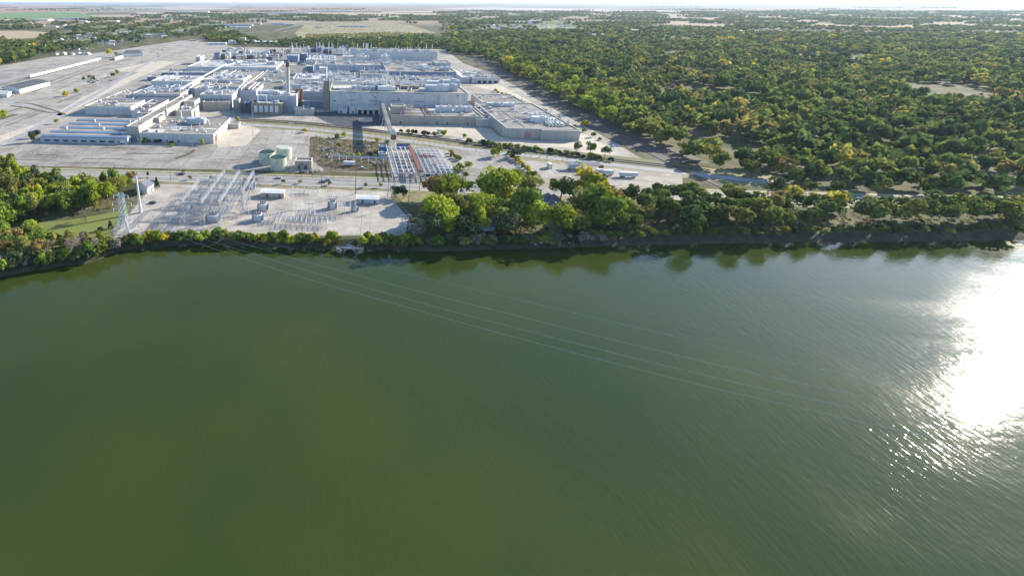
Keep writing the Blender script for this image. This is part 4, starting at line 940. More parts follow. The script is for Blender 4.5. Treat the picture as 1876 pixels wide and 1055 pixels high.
# slender masts of the substation
def mast(x, y, ytop, r, m, label, cat='mast', name='lightning_mast', arm=0, group=None, lat=False):
    c = G(x, y); h = solve(lambda q: PX((c.x, c.y, q))[1]-ytop, 0, 90)
    t = empty(name, (c.x, c.y, 0), label, cat, group)
    mb = MB()
    if lat: lattice(mb, c, c+Vector((0, 0, h)), lat, .5, 14, .08, .05)
    else: mb.bar(c, c+Vector((0, 0, h)), r, 8, r*.45)
    mb.build('pole', m, t)
    if arm:
        for k, dz in enumerate((.5, 2.2)):
            m2 = MB(); p = c+Vector((0, 0, h-dz)); m2.bar(p-EU*arm, p+EU*arm, .09); x_ = m2.build('crossarm', m, t)
            m3 = MB(); [m3.bar(p+EU*s*arm*.9, p+EU*s*arm*.9+Vector((0, 0, .45)), .13, 6) for s in (-1, -.4, .4, 1)]; m3.build('insulators', M_galv, x_)
            if arm < 1.5: break
    return t, h
mast(258, 391, 325, 1.0, M_steelw, 'thick white tapered steel pole leaning out of the trees beside the lattice tower', 'pole', 'steel_pole')
mast(464, 271, 190, .22, M_galv, 'very tall thin mast standing in the empty yard before the power house')
mast(536, 386, 342, .3, M_steelw, 'slim white lattice mast in the middle of the gravel', lat=1.1)
mast(661, 431, 388, .22, M_steelw, 'thin white mast near the culvert, left of two'); mast(677, 431, 385, .16, M_steelw, 'thin white mast near the culvert, right of two')
mast(651, 357, 296, .28, M_wood, 'tall dark wooden pole beside the road above the ribbed-roof building', 'utility pole', 'utility_pole', 1.4)
mast(537, 378, 318, .16, M_steelw, 'thin pale pole right of the slim white lattice mast', 'pole', 'thin_pole')
for i, (x, y, yt, lab) in enumerate(((83, 327, 304, 'wooden utility pole at the near kerb, leftmost of the row'), (212, 322, 303, 'wooden utility pole by the trees left of the white house'), (313, 333, 312, 'wooden utility pole at the near kerb left of the substation'),
                    (589, 346, 318, 'wooden utility pole by the parked blue and black cars'), (768, 351, 312, 'wooden utility pole at the near kerb right of the two dark firs'), (748, 377, 332, 'wooden utility pole on the dry grass right of the gravel'),
                    (1108, 348, 322, 'wooden utility pole at the far right beside the trailer lot'), (552, 325, 296, 'wooden utility pole right behind the nearest tank'), (1330, 366, 338, 'wooden utility pole farther along the road to the right'), (1560, 374, 344, 'wooden utility pole at the far right end of the road'))):
    mast(x, y, yt, .2, M_wood, lab, 'utility pole', 'utility_pole', 1.6, 'utility poles along the road')
for i, (x, y, yt, lab) in enumerate(((64, 305, 282, 'leftmost street lamp in the parking lot'), (165, 308, 284, 'street lamp second from the left in the near parking lot'), (43, 206, 190, 'thin lamp post near the weedy lane at the left edge'),
                    (131, 178, 164, 'thin lamp post behind the yellow bush strip'), (124, 217, 203, 'thin lamp post at the corner of the bright yard'), (259, 279, 257, 'lamp post with two pale heads before the low front block'),
                    (353, 277, 260, 'lamp post before the right half of the low front block'), (420, 284, 262, 'thin lamp post in the middle of the parking lot'), (534, 249, 227, 'thin lamp post by the gravel lane'), (1046, 335, 300, 'lamp post left of the trailer lot'),
                    (962, 322, 302, 'lamp post beside the hedge of the right lot'), (22, 258, 236, 'lamp post at the left edge of the sawtooth shed yard'), (955, 186, 170, 'thin lamp post right of the right flat block'), (610, 248, 232, 'thin lamp post on the rubble ground'))):
    c = G(x, y); h = min(14, solve(lambda q: PX((c.x, c.y, q))[1]-yt, 0, 60)); t = empty('street_lamp', (c.x, c.y, 0), lab, 'street lamp', 'lamp posts of the plant')
    mb = MB(); mb.bar(c, c+Vector((0, 0, h)), .16, 6, .1); mb.build('pole', M_galv, t)
    for s in (-1, 1):
        m2 = MB(); m2.bar(c+Vector((0, 0, h)), c+Vector((0, 0, h+.1))+EU*s*1.4, .08); m2.cbox(c+Vector((0, 0, h))+EU*s*1.7, 1.0, .5, .25); m2.build('lamp_head', M_steelw, t)
# the big lattice tower on the bank
def pylon(x, y, ytop, label, spread, sx=1.0, name='transmission_tower'):
    c = G(x, y); h = solve(lambda q: PX((c.x, c.y, q))[1]-ytop, 0, 90)
    t = empty(name, (c.x, c.y, 0), label, 'pylon'); kz = h*.48
    mb = MB()
    cs = [(-1, -1), (1, -1), (1, 1), (-1, 1)]
    for sx_, sy_ in cs:
        a = c+EU*sx_*spread/2+EV*sy_*spread/2; b_ = c+EU*sx_*1.5+EV*sy_*1.5+Vector((0, 0, kz))
        m2 = MB(); m2.bar(a, b_, .26); prev = a
        for k in range(1, 6):
            p = a.lerp(b_, k/6); q = c+EU*sx_*(spread/2*(1-k/6)+1.5*k/6-1.2)+EV*sy_*(spread/2*(1-k/6)+1.5*k/6)+Vector((0, 0, kz*(k-.5)/6)); m2.bar(prev, q, .1, 3); m2.bar(q, p, .1, 3); prev = p
        m2.build('leg', M_galv, t)
    for k in range(4):
        a, b_ = cs[k], cs[(k+1) % 4]
        for z0, z1 in ((.0, .34), (.34, .66), (.66, 1)):
            w0 = spread/2*(1-z0)+1.5*z0; w1 = spread/2*(1-z1)+1.5*z1
            pa = c+EU*a[0]*w0+EV*a[1]*w0+Vector((0, 0, kz*z0)); pb = c+EU*b_[0]*w1+EV*b_[1]*w1+Vector((0, 0, kz*z1)); pc = c+EU*a[0]*w1+EV*a[1]*w1+Vector((0, 0, kz*z1)); pd = c+EU*b_[0]*w0+EV*b_[1]*w0+Vector((0, 0, kz*z0))
            if z0 > 0: mb.bar(pa, pb, .11, 3); mb.bar(pd, pc, .11, 3)
            mb.bar(pc, pb, .11, 3)
    mb.build('bracing', M_galv, t)
    m2 = MB(); lattice(m2, c+Vector((0, 0, kz)), c+Vector((0, 0, h)), 3.0, 2.2, 9, .16, .10); m2.build('body', M_galv, t)
    for z in (.62, .78, .95):
        m3 = MB(); L_ = 5.2 if z < .9 else 4
        for s in (-1, 1):
            a = c+EU*s*1.2+Vector((0, 0, h*z)); e_ = c+EU*s*L_+Vector((0, 0, h*z+.3))
            m3.bar(a+EV*1, e_, .12); m3.bar(a-EV*1, e_, .12); m3.bar(a+Vector((0, 0, 1.5)), e_, .1)
            for k in (.35, .7): m3.bar(a.lerp(e_, k)+EV*(1-k), a.lerp(e_, k)-EV*(1-k), .08, 3)
        ca = m3.build('crossarm', M_galv, t); m4 = MB()
        for s in (-1, 1): e_ = c+EU*s*L_+Vector((0, 0, h*z+.2)); m4.bar(e_, e_-Vector((0, 0, 1.8)), .16, 6)
        m4.build('insulators', M_steelw, ca)
    return c, h
TC, TH = pylon(231, 431, 356, 'big galvanised lattice transmission tower with splayed legs on the river bank', 13)
# H frames at the right of the gravel
for x, y, yt, lab in ((716, 362, 331, 'pale H-shaped pole frame beside the two dark firs'), (742, 421, 394, 'pale H-shaped pole frame with cross arms at the right bank'), (750, 433, 410, 'second smaller pole frame with insulators at the right bank')):
    c = G(x, y); h = solve(lambda q: PX((c.x, c.y, q))[1]-yt, 0, 60); t = empty('pole_frame', (c.x, c.y, 0), lab, 'pole frame')
    for s in (-1.8, 1.8): mb = MB(); mb.bar(c+EU*s*1.3, c+EU*s*.9+Vector((0, 0, h)), .22, 6); mb.build('pole', M_galv, t)
    mb = MB(); mb.bar(c-EU*3.2+Vector((0, 0, h-.3)), c+EU*3.2+Vector((0, 0, h-.3)), .2); x_ = mb.build('crossarm', M_steelw, t)
    mb = MB(); mb.bar(c-EU*1.8+Vector((0, 0, h*.3)), c+EU*1.6+Vector((0, 0, h*.85)), .1); mb.bar(c+EU*1.8+Vector((0, 0, h*.3)), c-EU*1.6+Vector((0, 0, h*.85)), .1); mb.build('brace', M_galv, t)
    mb = MB(); [mb.bar(c+EU*s+Vector((0, 0, h-.3)), c+EU*s+Vector((0, 0, h-1.9)), .15, 6) for s in (-3, 0, 3)]; mb.build('insulators', M_steelw, x_)
# chain link fence round the substation
def fence(pts, h, label, sp=3.0):
    P = [G(x, y) for x, y in pts]; c = P[len(P)//2]; t = empty('chain_link_fence', (c.x, c.y, 0), label, 'fence')
    mb = MB(); rl = MB(); 
    for a, b_ in zip(P[:-1], P[1:]):
        d = b_-a; n = max(1, int(d.length/sp))
        for k in range(n+1): mb.bar(a+d*k/n, a+d*k/n+Vector((0, 0, h)), .05, 4)
        for z in (.15, h*.5, h): rl.bar(a+Vector((0, 0, z)), b_+Vector((0, 0, z)), .03, 3)
    x = mb.build('fence_posts', M_galv, t); x['kind'] = 'stuff'; rl.build('fence_rail', M_galv, t)
fence([(208, 438), (262, 433), (330, 428), (520, 432), (630, 432), (700, 433), (742, 432), (750, 400), (717, 362), (716, 342)], 2.4, 'thin chain link fence around the substation gravel')
fence([(210, 436), (240, 392), (264, 362), (285, 337), (500, 338), (716, 342)], 2.4, 'thin chain link fence on the road side of the substation')
fence([(566, 262), (568, 250), (700, 262)], 2.2, 'thin fence round the rubble ground'); fence([(770, 244), (860, 254), (900, 262)], 2.4, 'thin fence between the bright loading yard and the railway')
# pipe rack in front of the rubble ground
c = G(610, 303); t = empty('pipe_rack', (c.x, c.y, 0), 'low white pipe rack running along the rubble ground to the steel frame building', 'pipe rack')
A = G(608, 300); Bq = G(716, 306)
for k in range(9): p = A.lerp(Bq, k/8); mb = MB(); mb.bar(p, p+Vector((0, 0, 5.5)), .16); mb.bar(p+EV*4, p+EV*4+Vector((0, 0, 5.5)), .16); mb.bar(p+Vector((0, 0, 5.5)), p+EV*4+Vector((0, 0, 5.5)), .14); mb.build('frame', M_steelw, t)
for s in (0, 2, 4): mb = MB(); mb.bar(A+EV*s+Vector((0, 0, 5.75)), Bq+EV*s+Vector((0, 0, 5.75)), .2, 6); mb.build('pipe', M_wallbb, t)
# culvert arch in the bank
c = G(641, 441); t = empty('culvert', (c.x, c.y, -3), 'pale concrete culvert with a dark arched mouth in the river bank', 'culvert')
mb = MB(); w = 4.6; n = 10; f_ = []; ring = []
for k in range(n+1):
    a = math.pi*k/n; ring.append((-math.cos(a)*w*.62, math.sin(a)*2.5))
vs2 = []
for (u, z) in ring: vs2 += [c+EU*u-EV*9.2+Vector((0, 0, -3+z)), c+EU*u*1.12-EV*9.2+Vector((0, 0, -3+z*1.1)), c+EU*u*1.12+EV*-4+Vector((0, 0, -3+z*1.1))]
fs2 = []
for k in range(n): i = 3*k; fs2 += [(i, i+3, i+4, i+1), (i+1, i+4, i+5, i+2)]
mb.add(vs2, fs2); mb.build('arch', M_conc_col, t)
mb = MB(); vs2 = [c-EV*8.6+Vector((0, 0, -3))]+[c+EU*u-EV*8.6+Vector((0, 0, -3+z)) for u, z in ring]; mb.add(vs2, [(0, k, k+1) for k in range(1, n+1)]); mb.build('opening', M_black, t)
for s in (-1, 1): mb = MB(); mb.box(c+EU*s*4.2-EV*9.5+Vector((0, 0, -3)), EU*s*3+EV*2, EV*.8, (0, 0, 1.9)); mb.build('wing_wall', M_conc_col, t)
mb = MB(); mb.box(c-EU*7-EV*9.4+Vector((0, 0, .15)), EU*14, EV*.3, (0, 0, .3)); mb.bar(c-EU*7-EV*9.2+Vector((0, 0, 1.5)), c+EU*7-EV*9.2+Vector((0, 0, 1.5)), .06); [mb.bar(c+EU*(-7+1.55*k)-EV*9.2+Vector((0, 0, .6)), c+EU*(-7+1.55*k)-EV*9.2+Vector((0, 0, 1.5)), .05) for k in range(10)]; mb.build('railing', M_galv, t)
# cables over the river
def cable(pts, name, label, r=.045, group='power cables over the river'):
    mb = MB(); n = 26; P = [Vector(p) for p in pts]
    prev = None
    for k in range(n+1):
        s = k/n*(len(P)-1); i = min(int(s), len(P)-2); f = s-i
        p0 = P[max(i-1, 0)]; p1 = P[i]; p2 = P[i+1]; p3 = P[min(i+2, len(P)-1)]
        p = .5*((2*p1)+(p2-p0)*f+(2*p0-5*p1+4*p2-p3)*f*f+(3*p1-p0-3*p2+p3)*f*f*f)
        if prev is not None: mb.bar(prev, p, r, 4)
        prev = p
    mb.thing(name, M_steelw, label, 'cable', group)
for i, (z_, s_, pts_, lab) in enumerate(((.62, 5.2, [(316, 430, 15), (440, 472, 12), (560, 511, 10.5), (730, 559, 11), (897, 606, 12.5), (1260, 700, 18), (1700, 800, 26)], 'pale power cable over the river, the nearest one'),
           (.78, 5.2, [(349, 430, 16), (460, 465, 12.5), (560, 496, 10.5), (740, 547, 11), (900, 590, 12.5), (1300, 690, 18), (1760, 790, 26)], 'pale power cable over the river, second nearest'),
           (.95, 4, [(391, 430, 16), (480, 457, 12.5), (560, 480, 10.5), (750, 530, 11), (930, 575, 12.5), (1340, 675, 18), (1820, 775, 26)], 'pale power cable over the river, third from the camera'),
           (1.0, 0, [(410, 424, 17), (500, 448, 13), (570, 463, 11.5), (760, 506, 11.5), (960, 552, 12.5), (1380, 650, 18), (1860, 750, 26)], 'faint thin power cable over the river, the farthest one'))):
    cable([TC+EU*s_+Vector((0, 0, TH*z_-(1.5 if s_ else 0)))]+[G(*p) for p in pts_], 'power_cable', lab, .03 if s_ else .022)
for k in range(3):
    a = TC+EU*(5.2 if k else 4)+Vector((0, 0, TH*(.62, .78, .95)[k]-1.5))
    cable([a, (a+uv(o, us[0], 0, HG))/2-Vector((0, 0, 1)), uv(o, us[0], 0, HG)], 'power_cable', ['lowest', 'middle', 'topmost'][k]+' cable strung between the lattice tower and the gantry', .04, 'cables between tower and gantry')
mb = MB()
pl = [G(83, 327), G(212, 322), G(313, 333), G(589, 346), G(651, 357), G(768, 351), G(1108, 348), G(1330, 366), G(1560, 374)]
for s in (-1, 0, 1):
    for a, b_ in zip(pl[:-1], pl[1:]):
        prev = None
        for k in range(9): f = k/8; p = a.lerp(b_, f)+EU*0+EV*s*.8+Vector((0, 0, 8.6-4*f*(1-f)*.9)); (mb.bar(prev, p, .03, 3) if prev is not None else None); prev = p
mb.thing('overhead_wire', M_dark, 'thin dark overhead wires strung between the roadside utility poles', 'overhead wires')

# ------------------------------------------------------------------ vehicles
def car_proto(name, label, col, loc, rz, suv=False):
    t = empty(name, (0, 0, 0), label, 'car', 'cars on and beside the road'); P_ = mat(col[0], col[1], rough=.3, spec=.6, var=.03)
    L_, Wd, hb, hr = 4.6, 1.85, .95, 1.5 if not suv else 1.8
    mb = MB(); prof = [(-2.3, .35), (-2.3, .8), (-1.5, hb), (-.75, hr), (1.25, hr), (1.95, hb), (2.3, .85), (2.3, .35)]
    n = len(prof); vs3 = []
    for s, q in ((-1, 1), (1, 1)):
        vs3 += [(x, s*Wd/2*(.84 if z > hb+.05 else 1), z) for x, z in prof]
    mb.add(vs3, [tuple(range(n-1, -1, -1)), tuple(range(n, 2*n))]+[(i, (i+1) % n, n+(i+1) % n, n+i) for i in range(n)]); mb.build('body', P_, t)
    g = MB()
    for s in (-1, 1): g.add([(-1.25, s*.93, hb+.02), (1.65, s*.93, hb+.02), (1.15, s*.83, hr-.1), (-.7, s*.83, hr-.1)], [(0, 1, 2, 3)])
    g.add([(-1.52, -.8, hb+.03), (-1.52, .8, hb+.03), (-.80, .72, hr-.05), (-.80, -.72, hr-.05)], [(0, 1, 2, 3)]); g.add([(1.97, -.8, hb+.03), (1.97, .8, hb+.03), (1.31, .72, hr-.05), (1.31, -.72, hr-.05)], [(3, 2, 1, 0)])
    g.build('window_glass', M_glassd, t)
    for x in (-1.4, 1.4):
        for s in (-1, 1): w_ = MB(); w_.bar((x, s*.74, .33), (x, s*.96, .33), .33, 12); w_.build('wheel', M_tyre, t)
    t.location = loc; t.rotation_euler = (0, 0, rz); return t
def road_dir(x):
    for (a, b_) in zip(ROAD[:-1], ROAD[1:]):
        if a[0] <= x <= b_[0]: d = G(*b_)-G(*a); return math.atan2(d.y, d.x)
    return 0
for x, y, col, lab, suv in ((333, 321.5, ('dark_red_car_paint', (.12, .015, .03)), 'dark maroon car driving on the far lane at the left', False), (510, 329, ('silver_blue_car_paint', (.35, .42, .5)), 'silver blue car on the road in front of the tanks', False),
                         (600, 333, ('blue_white_car_paint', (.3, .42, .62)), 'pale blue car, farther of the two side by side on the road', True), (591, 336, ('black_car_paint', (.02, .02, .03)), 'black car, nearer of the two side by side on the road', False),
                         (663, 311, ('white_van_paint', (.6, .62, .66)), 'white vehicle parked by the pipe rack', True), (554, 317.5, ('grey_car_paint', (.2, .21, .23)), 'grey car parked below the pump house', False),
                         (1118, 349, ('charcoal_car_paint', (.05, .05, .06)), 'charcoal car on the road at the right edge', False), (1090, 331, ('dark_pickup_paint', (.04, .05, .06)), 'dark car parked in the trailer lot', True),
                         (1112, 364, ('navy_car_paint', (.03, .05, .1)), 'navy car parked on the near verge at the right', True), (280, 374, ('dark_grey_van_paint', (.05, .06, .08)), 'small dark vehicle parked on the left gravel edge', False),
                         (1240, 357, ('red_car_paint', (.3, .03, .03)), 'red car on the road far right', False), (1500, 366, ('white_car_paint', (.6, .6, .6)), 'white car on the road far right', False)):
    car_proto('parked_car' if 'parked' in lab else 'car', lab, col, G(x, y)+Vector((0, 0, .17)), road_dir(x), suv)
def truck_trailer(x, y, L_, label, rz, m=M_steelw, name='box_trailer', flat=False):
    c = G(x, y); t = empty(name, (0, 0, 0), label, 'trailer'); mb = MB()
    if flat: mb.box((-L_/2, -1.25, 1.1), (L_, 0, 0), (0, 2.5, 0), (0, 0, .35))
    else:
        mb.box((-L_/2, -1.25, 1.1), (L_, 0, 0), (0, 2.5, 0), (0, 0, 2.8))
        rb = MB(); n_ = int(L_/1.2)
        for k in range(n_): rb.box((-L_/2+.4+k*1.2, -1.31, 1.2), (.1, 0, 0), (0, .05, 0), (0, 0, 2.6)); rb.box((-L_/2+.4+k*1.2, 1.26, 1.2), (.1, 0, 0), (0, .05, 0), (0, 0, 2.6))
        rb.build('side_rib', M_galv, t)
    mb.build('box' if not flat else 'deck', m, t)
    for k in (-.36, -.26, .33): w_ = MB(); [w_.bar((L_*k, s*.85, .5), (L_*k, s*1.2, .5), .5, 10) for s in (-1, 1)]; w_.build('wheel', M_tyre, t)
    t.location = c; t.rotation_euler = (0, 0, rz); return t
ty = road_dir(1100)
truck_trailer(1098, 320, 5.5, 'short white box truck body in the trailer lot, left of the long white trailer', ty); truck_trailer(1112, 322, 7, 'white box truck body at the right edge of the photo', ty)
truck_trailer(1006, 309, 5, 'small white trailer alone on the dry grass', 1.35); truck_trailer(1046, 312, 5, 'white truck body at the left end of the machinery row', ty, name='box_truck')
truck_trailer(1068, 315, 12, 'rusty red flatbed with machinery', ty, M_rust, 'flatbed_trailer', True); truck_trailer(1068, 322, 9, 'dark red low flatbed before the machinery row', ty, M_rust, 'flatbed_trailer', True)
truck_trailer(1150, 326, 12, 'long white box trailer beyond the right edge lot', ty); truck_trailer(1078, 332, 4.5, 'small white van body near the road in the trailer lot', ty, name='box_truck')
# grey open shelter over the machinery row
c = G(1068, 312); t = empty('open_shelter', (c.x, c.y, 0), 'open grey-roofed shelter over the machinery in the trailer lot', 'shelter'); u_ = Vector((math.cos(ty), math.sin(ty), 0)); v_ = Vector((-u_.y, u_.x, 0))
mb = MB(); mb.box(c-u_*12-v_*3+Vector((0, 0, 4.2)), u_*24, v_*7+Vector((0, 0, .6)), (0, 0, .2)); mb.build('roof', M_bluer, t); 
for k in (-11, 0, 11):
    for s in (-2.6, 3.4): mb = MB(); mb.bar(c+u_*k+v_*s, c+u_*k+v_*s+Vector((0, 0, 4.2)), .12); mb.build('post', M_rust, t)
# the white freight train in the far left yard
A = G(54, 145); Bq = G(184, 112); d = Bq-A; n = 13; ang = math.atan2(d.y, d.x)
strip('railway', [(30, 150.5), (54, 145), (184, 112), (215, 104)], 5.5, .16, M_ballast)
def boxcar(i, p):
    lab = 'white freight car, nearest end of the long train' if i == 0 else ('white freight car, far end of the long train' if i == n-1 else 'white freight car in the middle of the long train')
    t = empty('freight_car', (0, 0, 0), lab, 'freight car', 'freight cars of the white train'); L_ = d.length/n*.92
    mb = MB(); mb.box((-L_/2, -1.6, 1.1), (L_, 0, 0), (0, 3.2, 0), (0, 0, 3.4)); mb.add([(-L_/2, -1.6, 4.5), (L_/2, -1.6, 4.5), (L_/2, 1.6, 4.5), (-L_/2, 1.6, 4.5), (-L_/2, 0, 5), (L_/2, 0, 5)], [(0, 1, 5, 4), (4, 5, 2, 3), (0, 4, 3), (1, 2, 5)]); mb.build('body', M_cap, t)
    for s in (-1, 1): w_ = MB(); w_.box((s*L_*.36-1.6, -1.1, .2), (3.2, 0, 0), (0, 2.2, 0), (0, 0, .9)); w_.build('bogie', M_dark, t)
    w_ = MB(); w_.box((-1.2, -1.66, 1.3), (2.4, 0, 0), (0, .05, 0), (0, 0, 3)); w_.build('door', M_galv, t)
    t.location = p+Vector((0, 0, .2)); t.rotation_euler = (0, 0, ang)
for i in range(n): boxcar(i, A+d*(i+.5)/n)
for (x, y, L_, rz, lab) in ((662, 225.5, 5, .3, 'small white trailer parked on the dark yard before the docks'), (806, 245, 6, -.35, 'white vehicle body parked by the fence of the bright loading yard'), (640, 305.5, 9, -.1, 'bright white container on the rubble ground'), (227, 265, 6, .1, 'pale trailer with clutter before the sawtooth shed')):
    truck_trailer(x, y, L_, lab, rz, name='small_trailer')

# ------------------------------------------------------------------ vegetation
def crown_quads(n, rx, rz, leaf, seed, lobes=8, z0=0.0, open_=0.0, cz=None):
    """n leaf-clump quads on a lobed crown; returns (n,4,3)"""
    g = np.random.default_rng(seed)
    cz = z0+rz if cz is None else cz
    th = g.uniform(0, 2*np.pi, lobes); ph = g.uniform(-.6, 1.2, lobes); rr = g.uniform(.2, .78, lobes)
    lc = np.stack([np.cos(th)*np.cos(ph)*rx*rr, np.sin(th)*np.cos(ph)*rx*rr, cz+np.sin(ph)*rz*rr], 1)
    lr = g.uniform(.22, .52, lobes)
    k = g.integers(0, lobes, n)
    d = g.normal(size=(n, 3)); d[:, 2] += .25; d /= np.linalg.norm(d, axis=1)[:, None]
    rad = lr[k]*(1-np.abs(g.normal(0, .16+open_, n)))
    c = lc[k]+d*rad[:, None]*np.array([rx, rx, rz*1.0])
    nn = d*.9+g.normal(size=(n, 3))*.75; nn /= np.linalg.norm(nn, axis=1)[:, None]
    a = np.cross(nn, g.normal(size=(n, 3))); a /= np.linalg.norm(a, axis=1)[:, None]; b = np.cross(nn, a)
    s = leaf*g.uniform(.55, 1.3, n)[:, None]; e = g.uniform(.6, 1, n)[:, None]
    bend = nn*s*.25
    return np.stack([c-a*s-b*s*e, c+a*s-b*s*e*.7+bend, c+a*s*.8+b*s*e, c-a*s*.7+b*s*e+bend], 1)
def quads_mesh(name, Q, m, tint=None):
    Q = np.asarray(Q, dtype=np.float32); n = Q.shape[0]
    me = bpy.data.meshes.new(name); me.vertices.add(4*n); me.loops.add(4*n); me.polygons.add(n)
    me.vertices.foreach_set('co', Q.reshape(-1)); me.loops.foreach_set('vertex_index', np.arange(4*n, dtype=np.int32))
    me.polygons.foreach_set('loop_start', np.arange(0, 4*n, 4, dtype=np.int32)); me.polygons.foreach_set('loop_total', np.full(n, 4, dtype=np.int32))
    if tint is not None:
        at_ = me.attributes.new('tint', 'FLOAT', 'FACE'); at_.data.foreach_set('value', np.asarray(tint, dtype=np.float32))
    me.update(calc_edges=True); me.materials.append(m); return me
LM = {'green': leaf_mat('green_leaves', (.115, .19, .035), (.23, .30, .05)), 'lime': leaf_mat('lime_leaves', (.24, .31, .035), (.40, .46, .055)), 'yellow': leaf_mat('yellow_leaves', (.42, .37, .03), (.62, .52, .06)),
      'dark': leaf_mat('dark_needles', (.03, .06, .03), (.06, .095, .045), .1), 'olive': leaf_mat('olive_leaves', (.19, .21, .06), (.32, .32, .08)), 'rust': leaf_mat('rusty_leaves', (.24, .17, .06), (.36, .27, .10)),
      'grey': leaf_mat('grey_bare_twigs', (.20, .17, .135), (.32, .28, .23), .1), 'blue': leaf_mat('grey_green_leaves', (.09, .14, .07), (.17, .22, .10))}
def trunk_mesh(h, seed, multi=3, r=.28):
    g = random.Random(seed); mb = MB(); top = Vector((g.uniform(-.3, .3), g.uniform(-.3, .3), h*.45)); mb.bar((0, 0, -.3), top, r, 7, r*.62)
    for k in range(multi+2):
        a = 2*math.pi*k/(multi+2)+g.uniform(-.4, .4); e = Vector((math.cos(a)*h*.22, math.sin(a)*h*.22, h*g.uniform(.66, .86))); s = top*g.uniform(.7, 1)
        mid = s.lerp(e, .5)+Vector((g.uniform(-.4, .4), g.uniform(-.4, .4), .3)); mb.bar(s, mid, r*.45, 5, r*.3); mb.bar(mid, e, r*.3, 5, r*.1)
        for q in range(2): f = mid.lerp(e, g.random()); mb.bar(f, f+Vector((g.uniform(-1.6, 1.6), g.uniform(-1.6, 1.6), g.uniform(.5, 2))), r*.14, 4, r*.05)
    me = bpy.data.meshes.new('trunk'); me.from_pydata(mb.v, [], mb.f); me.materials.append(M_bark); return me
TRK = [trunk_mesh(10, i) for i in range(4)]
CR = {}
def crown_mesh(kind, col, lod, v):
    key = (kind, col, lod, v)
    if key in CR: return CR[key]
    sd_ = hash((v*7+len(kind)*13)) % 1000+v*17
    if kind == 'round': n, leaf = ((1700, .34), (700, .52), (260, .85))[lod]; Q = crown_quads(n, 5.4, 4.8, leaf, sd_, 15, .9, .1)
    elif kind == 'tall': n, leaf = ((1500, .34), (650, .52), (260, .8))[lod]; Q = crown_quads(n, 3.6, 5.4, leaf, sd_, 10, .9)
    elif kind == 'bush': n, leaf = ((800, .26), (380, .38), (160, .55))[lod]; Q = crown_quads(n, 2.2, 1.7, leaf, sd_, 7, -.1)
    elif kind == 'bare': n, leaf = ((900, .16), (600, .22), (260, .4))[lod]; Q = crown_quads(n, 4.2, 3.6, leaf, sd_, 8, 1.0, .15)
    elif kind == 'cone':
        g = np.random.default_rng(sd_); n = (1100, 600, 260)[lod]; t_ = g.uniform(0, 1, n)**.7; a = g.uniform(0, 2*np.pi, n); rr = (1-(1-t_))*0+(1.0-t_)*2.6*g.uniform(.75, 1.05, n)+.1
        c = np.stack([np.cos(a)*rr, np.sin(a)*rr, .5+t_*8.6], 1); Q = crown_quads(n, 1, 1, (.3, .42, .6)[lod], sd_); Q = Q-Q.mean(1)[:, None, :]+c[:, None, :]
    CR[key] = quads_mesh('crown', Q, LM[col]); return CR[key]
HT = {'round': 10.6, 'tall': 11.4, 'bush': 3.4, 'bare': 8.6, 'cone': 9.3}
NAMES = {'round': 'broadleaf_tree', 'tall': 'broadleaf_tree', 'bush': 'shrub', 'bare': 'bare_tree', 'cone': 'fir_tree'}
ncount = {}
def plant(x, y, kind, col, s, label, group, world_pos=None, sz=None):
    c = G(x, y) if world_pos is None else Vector((world_pos[0], world_pos[1], 0)); dist = c.length
    lod = 0 if dist < 330 else (1 if dist < 620 else 2); v = rnd.randrange(8)
    nm = NAMES[kind]; rz = rnd.uniform(0, 6.28); sc = (s*rnd.uniform(.93, 1.07), s*rnd.uniform(.93, 1.07), s*(sz or rnd.uniform(.9, 1.1)))
    t = empty(nm, (c.x, c.y, -1.2 if group and 'water edge' in group else 0), label, 'shrub' if kind == 'bush' else 'tree', group)
    t.rotation_euler = (0, 0, rz); t.scale = sc
    o = bpy.data.objects.new('crown', crown_mesh(kind, col, lod, v)); COL.objects.link(o); o.parent = t
    if kind != 'bush': q = bpy.data.objects.new('trunk', TRK[v % 4]); COL.objects.link(q); q.parent = t; (setattr(q, 'scale', (1, 1, .82)) if kind in ('cone', 'bare') else None)
    ncount[nm] = ncount.get(nm, 0)+1
    return t
CW = {'green': 'green', 'lime': 'bright lime-green', 'yellow': 'yellow', 'dark': 'dark green', 'olive': 'olive', 'rust': 'rusty brown', 'grey': 'bare grey', 'blue': 'grey-green'}
def inpoly(x, y, P):
    c = False; j = len(P)-1
    for i in range(len(P)):
        if ((P[i][1] > y) != (P[j][1] > y)) and (x < (P[j][0]-P[i][0])*(y-P[i][1])/(P[j][1]-P[i][1])+P[i][0]): c = not c
        j = i
    return c
def scatter(pts, sp, dens=1.0, seed=0):
    W_ = [G(x, y) for x, y in pts]; P = [(p.x, p.y) for p in W_]
    xs = [p[0] for p in P]; ys = [p[1] for p in P]; g = random.Random(seed); out = []
    y = min(ys)
    while y < max(ys):
        x = min(xs)+g.uniform(0, sp)
        while x < max(xs):
            qx, qy = x+g.uniform(-.38, .38)*sp, y+g.uniform(-.38, .38)*sp
            if g.random() < dens and inpoly(qx, qy, P): out.append((qx, qy))
            x += sp
        y += sp
    return out
def pick(g, w): 
    t = g.random()*sum(w.values())
    for k, v in w.items():
        t -= v
        if t <= 0: return k
    return k
